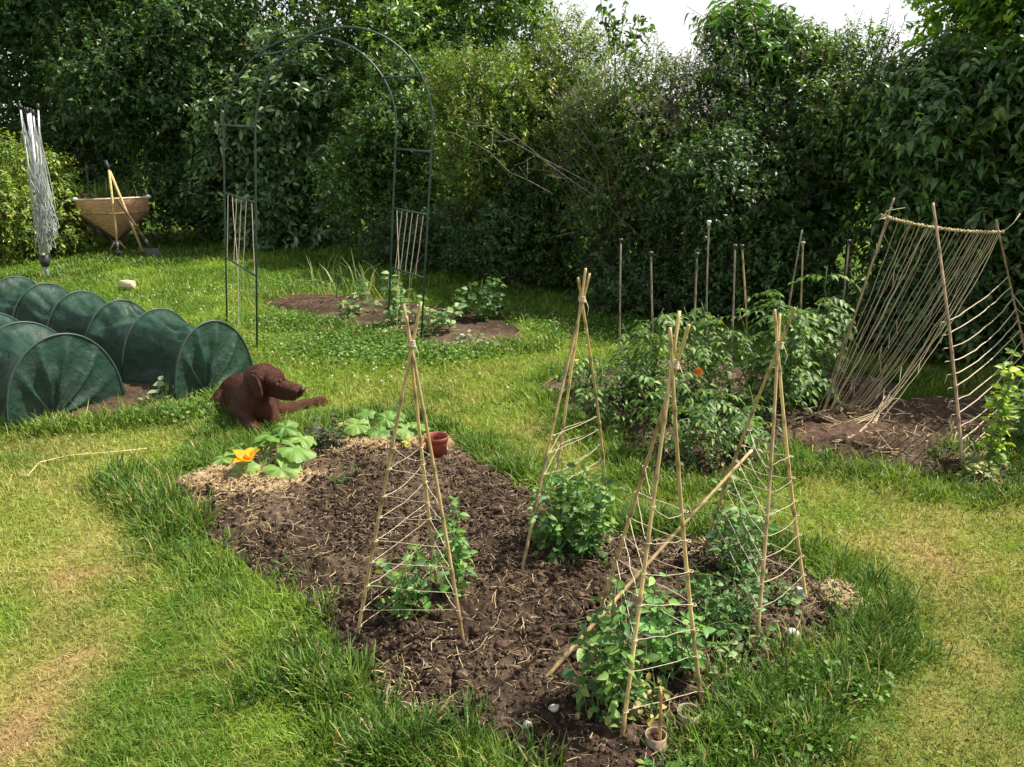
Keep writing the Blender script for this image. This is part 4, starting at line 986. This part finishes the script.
# ------------------------------------------------------------------ rotary clothes airer, folded
def airer():
    g = G(47, 277); Y = g[1]
    t = thing('rotary_clothes_airer', 'folded rotary clothes airer with looping white lines', 'clothes airer', g)
    AL = (.5, .52, .53)
    m = MB(); hub = PD(45, 262, Y); m.tube([g-[0, 0, .1], hub+[0, 0, .1]], .022, (.3, .32, .33), 10)
    top = PD(29, 108, Y); m.tube([hub, top-[0, 0, .05]], .013, AL, 10); m.build('pole', M_METAL, t)
    b = MB(); b.tube([hub-[0, 0, .05], hub+[0, 0, .0], hub+[0, 0, .08]], [.035, .055, .045], (.03, .03, .035), 12)
    b.build('hub', M_PLASTIC, t)
    tips = [PD(20, 106, Y-.1), PD(38, 106, Y-.08), PD(27, 110, Y+.12), PD(33, 112, Y+.1)]
    starts = [hub+[-.02, -.03, .03], hub+[.03, -.03, .03], hub+[-.03, .03, .03], hub+[.03, .03, .03]]
    for a, e in zip(starts, tips):
        q = MB(); q.tube([a, (a+e)/2, e], .0095, AL, 8); arm = q.build('arm', M_METAL, t)
        c = MB(); c.tube([e-[0, 0, .03], e+[0, 0, .025]], [.017, .014], (.03, .03, .03), 8); c.build('end_cap', M_PLASTIC, arm)
    s = MB()
    for k in range(46):
        i, j = R.choice(4, 2, replace=False); u = R.uniform(.03, .8)
        a = tips[i]*(1-u)+starts[i]*u; v = np.clip(u+R.normal(0, .03), .02, .97); c = tips[j]*(1-v)+starts[j]*v
        lo = PD(R.uniform(50, 66), R.uniform(225, 268), Y-.12+R.normal(0, .05)) if k % 3 else PD(R.uniform(32, 46), R.uniform(225, 265), Y-.14)
        lo[2] = min(lo[2], min(a[2], c[2])-.1); tt = np.linspace(0, 1, 18)[:, None]
        lo2 = lo+[R.uniform(-.06, .06), R.normal(0, .03), 0]
        pts = a*(1-tt)**3+3*lo*tt*(1-tt)**2*1.0+3*lo2*tt**2*(1-tt)+c*tt**3
        s.tube(pts, .0034, np.array([.40, .42, .40])*R.uniform(.75, 1.1), 5, False)
    s.build('washing_line', M_STRING, t)
airer()

# ------------------------------------------------------------------ wheelbarrow and tools
def barrow():
    g = G(118, 251); Y = g[1]; a = math.radians(30)              # front turned a little to the right
    fx = np.array([math.cos(a), -math.sin(a)*-1, 0]); fx = np.array([math.cos(a), math.sin(a), 0]); fy = np.array([-math.sin(a), math.cos(a), 0])
    t = thing('wheelbarrow', 'tan wheelbarrow seen from the front under the dark trees', 'wheelbarrow', g)
    def w(x, y, z): return g+fx*x+fy*y+np.array([0, 0, z])
    TANC = np.array([.62, .37, .21])
    # tray: wide rim, faceted front running down to a narrow bottom
    ring = {
      .70: [(-.43, -.30), (0, -.34), (.43, -.30), (.43, .62), (0, .64), (-.43, .62)],
      .52: [(-.42, -.24), (0, -.36), (.42, -.24), (.38, .56), (0, .58), (-.38, .56)],
      .14: [(-.04, -.02), (0, -.03), (.04, -.02), (.06, .34), (0, .35), (-.06, .34)]}
    m = MB(); V = np.array([[w(x, y, z) for x, y in ring[z]] for z in (.70, .52, .14)])
    m.grid(V, TANC, True)
    V2 = np.array([[w(x*.97, y*.97+.004, z+.006) for x, y in ring[z]] for z in (.70, .52, .14)]); m.grid(V2, TANC*.8, True)
    m.build('tray', M_WOOD, t, smooth=False)
    r = MB(); rim = np.array([w(x, y, .705) for x, y in ring[.70]+ring[.70][:1]]); r.tube(rim, .013, (.66, .5, .36), 8)
    for x, y in ((-.42, -.243), (.42, -.243)):
        r.tube([w(x, y, .52), w(x*.5, -.18, .33), w(0, -.035, .135)], .017, (.10, .06, .035), 6)
    r.tube([w(-.42, -.245, .52), w(0, -.365, .52), w(.42, -.245, .52)], .007, (.34, .2, .12), 6)
    for q in (rim[0], rim[2]): r.ball(q+[0, 0, .01], (.035, .03, .025), (.75, .7, .62), 6)
    r.build('rim', M_WOOD, t)
    fr = MB()
    for s in (-1, 1):
        fr.tube([w(.05*s, .1, .105), w(.14*s, .3, .2), w(.3*s, .7, .42), w(.32*s, 1.25, .6)], .017, (.08, .07, .06), 8)
        fr.tube([w(.26*s, .45, .36), w(.3*s, .55, .02)], .015, (.08, .07, .06), 8)
        fr.tube([w(0, -.04, .16), w(.1*s, -.06, .02)], .013, (.42, .38, .32), 8)
    fr.tube([w(-.06, -.05, .1), w(.06, -.05, .1)], .01, (.45, .42, .38), 8)
    fr.build('frame', M_METAL, t)
    wh = MB(); th = np.linspace(0, 2*PI, 30)
    wh.tube(np.array([w(0, .1+.085*math.cos(k), .105+.085*math.sin(k)) for k in th]), .022, (.03, .03, .03), 10, False)
    wh.tube([w(-.06, .1, .105), w(.06, .1, .105)], .02, (.3, .3, .3), 10)
    for k in range(6): wh.tube([w(0, .1, .105), w(0, .1+.08*math.cos(k*PI/3), .105+.08*math.sin(k*PI/3))], .007, (.3, .3, .3), 6)
    wh.build('wheel', M_METAL, t)
    # weeds heaped in the tray
    f = MB(); n = 240; c = w(.02, .15, .66); pos = c+R.normal(0, 1, (n, 3))*[.16, .14, .03]
    V, Q, C = blades(pos[:, 0], pos[:, 1], pos[:, 2], R.uniform(.12, .3, n), R.uniform(.01, .022, n), np.abs(R.normal(.5, .35, n)), palette(n, [(.1, .2, .04), (.16, .26, .06)]), BLADE3)
    f.add(V, Q, C); tag(f.build('weed_heap', M_VEG), 'green weeds heaped in the wheelbarrow', 'weeds')
    def tool(name, label, a0, b0, a1, b1, Y0, Y1, col, head, r=.017):
        A = PD(a0, b0, Y0); B = PD(a1, b1, Y1); B[2] = max(B[2], .03)
        q = thing(name, label, 'garden tool', B)
        m = MB(); m.tube([A, (A+B)/2, B], r, col, 8); m.build('handle', M_WOOD, q)
        d = unit(B-A); h = MB()
        if head == 'rake':
            h.box(B, .34, .025, .025, (.1, .09, .08))
            for k in range(9): h.tube([B+[-.15+.0375*k, 0, 0], B+[-.15+.0375*k, -.02, -.05]], .005, (.1, .09, .08), 5)
        elif head == 'hoe':
            h.tube([B-d*.1, B], [.018, .014], (.1, .09, .08), 8); h.box(B+d*.04, .13, .012, .06, (.05, .045, .04))
        else:
            h.tube([B-d*.12, B], [.02, .015], (.08, .08, .08), 8)
            V = np.array([[B+np.array([x*.09, -.01*abs(x), 0])+d*y for x in np.linspace(-1, 1, 5)*(1 if y < .18 else .55)] for y in (0, .06, .12, .18, .24)]); h.grid(V, (.05, .045, .04))
        h.build('blade', M_METAL, q)
        if name == 'rake':
            s = MB(); s.tube([A-d*.02, A+d*.12], [.02, .018], (.03, .03, .03), 8); s.build('grip', M_PLASTIC, q)
    tool('rake', 'pale-handled rake leaning across the wheelbarrow, slanting right', 106, 162, 143, 252, Y-.32, Y-.42, (.52, .4, .18), 'rake')
    tool('hoe', 'near-upright pale-handled hoe before the wheelbarrow', 109, 170, 118, 250, Y-.40, Y-.55, (.5, .38, .17), 'hoe', .015)
    tool('spade', 'dark-handled spade propped low against the wheelbarrow', 117, 199, 151, 248, Y-.45, Y-.62, (.09, .06, .04), 'spade', .018)
    tool('fork', 'dark-handled fork standing behind the wheelbarrow', 86, 164, 92, 215, Y+.75, Y+.7, (.1, .09, .08), 'spade', .016)
barrow()

# ------------------------------------------------------------------ small things
def small_things():
    g = G(437, 461); t = thing('flower_pot', 'terracotta-coloured plastic flower pot standing on the soil', 'pot', g)
    n = 28; th = np.arange(n)*2*PI/n; m = MB()
    prof = [(.001, .004), (.044, .004), (.047, .0), (.056, .085), (.0565, .088), (.060, .089), (.062, .112), (.060, .114), (.056, .112), (.053, .085), (.050, .06)]
    m.grid(np.array([[[g[0]+r*math.cos(a), g[1]+r*math.sin(a), g[2]-.01+z] for a in th] for r, z in prof]), (.26, .06, .035), True)
    m.build('pot', M_PLASTIC, t)
    s = MB(); s.grid(np.array([[[g[0]+r*math.cos(a), g[1]+r*math.sin(a), g[2]+.06+.006*math.sin(a*3+r*90)] for a in th] for r in (.001, .02, .035, .051)]), (.04, .028, .02), True)
    s.build('potting_soil', M_SOIL, t)
    g = G(128, 290); m = MB(); c = g+[0, 0, .055]
    m.tube([c+[-.075, .02, 0], c+[-.07, .02, 0], c+[0, 0, .004], c+[.07, -.02, 0], c+[.075, -.02, 0]], [.035, .043, .044, .043, .035], (.6, .5, .33), 14)
    tag(m.build('log', M_WOOD), 'short pale log lying on the lawn beyond the tunnels', 'log')
    # half buried ring pot by the reddish stick
    for (px, py, R0, lab, col) in ((655, 748, .030, 'half-buried clay-coloured little pot beside the short reddish stick', (.28, .2, .13)), (688, 722, .034, 'half-buried pale cardboard tube under the nearest teepee', (.3, .25, .18))):
        g = G(px, py); m = MB(); th = np.arange(20)*2*PI/20
        prof = [(R0*.86, .0), (R0*.88, -.02), (R0*.9, .03), (R0*.92, .034), (R0, .034), (R0, -.03)]
        m.grid(np.array([[[g[0]+r*math.cos(a), g[1]+r*math.sin(a), g[2]+z+.004] for a in th] for r, z in prof]), col, True)
        tag(m.build('plant_tube' if px > 670 else 'seed_pot', M_PLASTIC), lab, 'pot')
    for (px, py, sz, lab, st) in ((796, 606, .034, 'striped pale shell at the right tip of the bed', 1), (791, 640, .028, 'plain white upright shell below the striped one', 0)):
        g = G(px, py); m = MB(); k = 9; ph = np.linspace(.03, PI/2+.5, k); th = np.arange(24)*2*PI/24
        V = np.array([[[math.sin(p)*math.cos(a)*(1+.05*math.cos(a*6)), math.sin(p)*math.sin(a)*.8, math.cos(p)*1.0] for a in th] for p in ph])
        C = np.array([[np.array([.46, .43, .38])*(1-.55*st*(math.sin(p*13+a) > .3)) for a in th] for p in ph])
        m.grid(g+V*sz+[0, 0, .012], C, True)
        tag(m.build('shell', M_PLASTIC), lab, 'shell')
    # stones and pale scraps on the soil
    spots = [(213, 393, 0)]
    for i, (px, py, s, lab) in enumerate([(412, 628, .012, 'white pebble under the left teepee'), (452, 648, .014, 'pale flat stone at the foot of the left teepee right leg'), (527, 738, .014, 'white scrap of eggshell low in the bed'), (553, 727, .016, 'pale crumpled leaf on the soil beside the front peas')]):
        g = G(px, py); m = MB(); m.ball(g+[0, 0, .012], (s, s*.7, s*.45), (.45, .41, .35), 7)
        v = m.v[0]; m.v[0] = v+(fbm(v[:, 0]*1, v[:, 2]*3+v[:, 1], .012, 2)-.5)[:, None]*.012
        tag(m.build('stone', M_WOOD), lab, 'stone', 'pale stones on the front bed')
    # yellow flowers in the tomato bed
    g = G(577, 385); t = thing('marigold', 'small yellow-flowered plant at the left end of the tomato bed', 'plant', g)
    f = MB(); 
    for k in range(3):
        q = g+[R.normal(0, .05), R.normal(0, .05), .12+.04*k]; n = 10; a = np.arange(n)*2*PI/n
        f.add(*place(LEAF4, np.tile(q, (n, 1)), np.stack([np.cos(a), np.sin(a), .3+0*a], -1), np.tile([0, 0, 1.], (n, 1)), .026, .5, palette(n, [(.75, .55, .05)], jit=.05)))
    f.build('flower', M_PETAL, t)
    l = MB(); n = 90; pos = g+R.normal(0, 1, (n, 3))*[.08, .08, .03]+[0, 0, .07]
    l.add(*place(LEAF4, pos, rdir(n), unit(rdir(n)+[0, 0, 1.2]), R.uniform(.03, .05, n), .5, palette(n, MID))); l.build('foliage', M_VEG, t)
    # long dry stalk lying on the lawn at the left
    p = [P(a, b)+[0, 0, .02] for a, b in [(28, 480), (40, 466), (70, 459), (110, 456), (147, 452)]]
    m = MB(); m.tube(p, .0035, (.55, .45, .22), 5); tag(m.build('dry_stalk', M_STRAW), 'long dry stalk curving across the yellowed lawn at left', 'stalk')
small_things()

# ------------------------------------------------------------------ the dog
def dog():
    g = P(255, 420); g[2] = 0
    t = thing('dog', 'chocolate brown dog lying on the grass, head turned right', 'dog', g)
    B = []
    def chain(pts, sq=(1, 1, 1)):
        for (p0, r0), (p1, r1) in zip(pts[:-1], pts[1:]):
            n = max(2, int(np.linalg.norm(p1-p0)/(min(r0, r1)*.35)))
            for k in np.linspace(0, 1, n): B.append((p0*(1-k)+p1*k, np.array(sq)*(r0*(1-k)+r1*k)))
    q = PD
    chain([(q(257, 402, 4.56), .125), (q(250, 399, 4.72), .142), (q(242, 397, 4.92), .150), (q(240, 398, 5.08), .135)])     # trunk
    chain([(q(252, 398, 4.60), .12), (q(258, 390, 4.56), .098), (q(263, 383, 4.53), .083)])                                   # neck
    chain([(q(257, 378, 4.53), .078), (q(264, 377, 4.49), .082), (q(273, 379, 4.46), .068)])                                # skull
    chain([(q(278, 386, 4.45), .050), (q(288, 388.5, 4.42), .044), (q(297, 391, 4.39), .039)])                                  # muzzle
    chain([(q(274, 390, 4.45), .042), (q(283, 394.5, 4.42), .034), (q(293, 396, 4.40), .028)])                                                            # jaw
    chain([(q(264, 406, 4.72), .075), (q(282, 412, 4.66), .050), (q(300, 406, 4.76), .036), (q(313, 403, 4.80), .032), (q(322, 402, 4.82), .037)])  # far foreleg
    chain([(q(264, 407, 4.52), .075), (q(272, 418, 4.46), .045), (q(277, 421.5, 4.46), .034), (q(284, 423.5, 4.46), .031)])   # near foreleg
    chain([(q(243, 410, 4.56), .085), (q(249, 418, 4.46), .055), (q(253, 426, 4.38), .040), (q(255, 429.5, 4.31), .038)])       # paw towards the camera
    chain([(q(232, 402, 4.95), .12), (q(226, 404, 4.80), .095), (q(228, 413, 4.68), .05)])                                   # folded hind leg
    chain([(q(238, 399, 5.15), .07), (q(226, 401, 5.22), .035), (q(214, 401, 5.25), .025), (q(204, 402, 5.2), .015)])         # tail
    for (a, b, y) in ((255, 374, 4.445), (270, 372, 4.58)):                                                                 # ears
        for k in np.linspace(0, 1, 9):
            c = q(a+4*k, b+15*k, y-.036+.004*k); B.append((c, np.array([.046-.024*abs(k-.5), .014, .024])))
    m = MB()
    for c, r in B: m.ball(c, r, n=9)
    V = np.vstack(m.v); Q = np.vstack(m.q)
    me = mesh('dog_base', V, Q)
    # close the balls, fuse them into one skin
    import bmesh
    bm = bmesh.new(); bm.from_mesh(me); bmesh.ops.holes_fill(bm, edges=[e for e in bm.edges if e.is_boundary], sides=0); bmesh.ops.recalc_face_normals(bm, faces=bm.faces); bm.to_mesh(me); bm.free()
    o = bpy.data.objects.new('dog_tmp', me); COL.objects.link(o)
    md = o.modifiers.new('r', 'REMESH'); md.mode = 'VOXEL'; md.voxel_size = .0085
    sm = o.modifiers.new('s', 'SMOOTH'); sm.factor = .5; sm.iterations = 3
    dg = bpy.context.evaluated_depsgraph_get(); ev = o.evaluated_get(dg); me2 = bpy.data.meshes.new_from_object(ev)
    bpy.data.objects.remove(o)
    n = len(me2.vertices); co = np.empty(n*3, np.float32); me2.vertices.foreach_get('co', co); co = co.reshape(-1, 3)
    ear = np.zeros(n); earc = [q(a_+4*k, b_+15*k, 4.415+.004*k) for a_, b_ in ((255, 374),) for k in np.linspace(.1, 1, 7)]
    for c_ in earc: ear = np.maximum(ear, np.exp(-((co-c_)**2).sum(1)/.035**2))
    col = np.tile([.040, .0112, .005], (n, 1))*(1+.25*(fbm(co[:, 0], co[:, 2]+co[:, 1], .08, 3)-.5))[:, None]
    col = col*(1-.6*ear)[:, None]
    loc = np.array(t.location); co -= loc
    me2.vertices.foreach_set('co', co.astype(np.float32).ravel())
    c4 = np.ones((n, 4), np.float32); c4[:, :3] = col
    for a in list(me2.color_attributes): me2.color_attributes.remove(a)
    at = me2.color_attributes.new('Col', 'FLOAT_COLOR', 'POINT'); at.data.foreach_set('color', c4.ravel())
    me2.polygons.foreach_set('use_smooth', np.ones(len(me2.polygons), bool)); me2.materials.clear()
    M_FUR = col_mat('brown_coat', .3, .7, 60, .35, .8, 220, stretch=(1, 1, 2)); [setattr(nd.inputs['Specular Tint'], 'default_value', (1, .52, .4, 1)) for nd in M_FUR.node_tree.nodes if nd.type == 'BSDF_PRINCIPLED']; me2.materials.append(M_FUR); me2.name = 'body'; me2.update()
    b = bpy.data.objects.new('body', me2); COL.objects.link(b); b.parent = t
    e = MB(); ph = np.linspace(.04, PI-.04, 16); th = np.arange(24)*2*PI/24
    for (a, b_, y, s_) in ((256.5, 386, 4.388, 1), (268, 384, 4.58, -1)):                      # hanging ear flaps
        c = q(a, b_, y); hgt = np.cos(ph)[:, None]*np.ones_like(th); wid = (np.sin(ph)**.7)[:, None]
        V = np.stack([.036*wid*np.cos(th)*(1+.12*hgt)-.016*hgt, .012*wid*np.sin(th)-s_*(.016*(1-hgt)*.5+.012*np.cos(th)*wid), .070*hgt], -1)
        e.grid(c+V, (.028, .008, .004), True)
    e.build('ears', M_FUR, t)
    e = MB(); c = q(280, 380.5, 4.40); e.ball(c-[0, .004, 0], (.011, .009, .010), (.02, .012, .006), 8)
    e.ball(q(284, 379, 4.43), (.007, .006, .006), (.02, .012, .006), 8); e.build('eyes', M_PLASTIC, t)
    e = MB(); e.ball(q(302.5, 389.5, 4.365), (.016, .02, .016), (.035, .015, .012), 8); e.build('nose', M_PLASTIC, t)
    e = MB(); e.tube([q(281, 393, 4.398), q(287, 394.2, 4.372), q(293, 394.6, 4.362), q(298, 394, 4.352)], .0035, (.012, .006, .005), 6); e.build('mouth', M_PLASTIC, t)
    # short coat: fine hairs combed along the skin
    f = MB(); nv = np.empty(n*3, np.float32); me2.vertices.foreach_get('normal', nv); nv = nv.reshape(-1, 3)
    pick = R.integers(0, n, 26000); pos = co[pick]+loc; nn = nv[pick]
    flow = unit(np.array([-.4, .5, -.6])-nn*(nn@np.array([-.4, .5, -.6]))[:, None]+R.normal(0, .15, nn.shape))
    V, Q, C = place(BLADE, pos-nn*.001, unit(flow+nn*.2), nn, R.uniform(.009, .018, len(pos)), .12, np.clip(col[pick]*R.uniform(.5, 1.5, (len(pos), 1)), .004, 1))
    f.add(V, Q, C); f.build('hair', M_FUR, t)
dog()
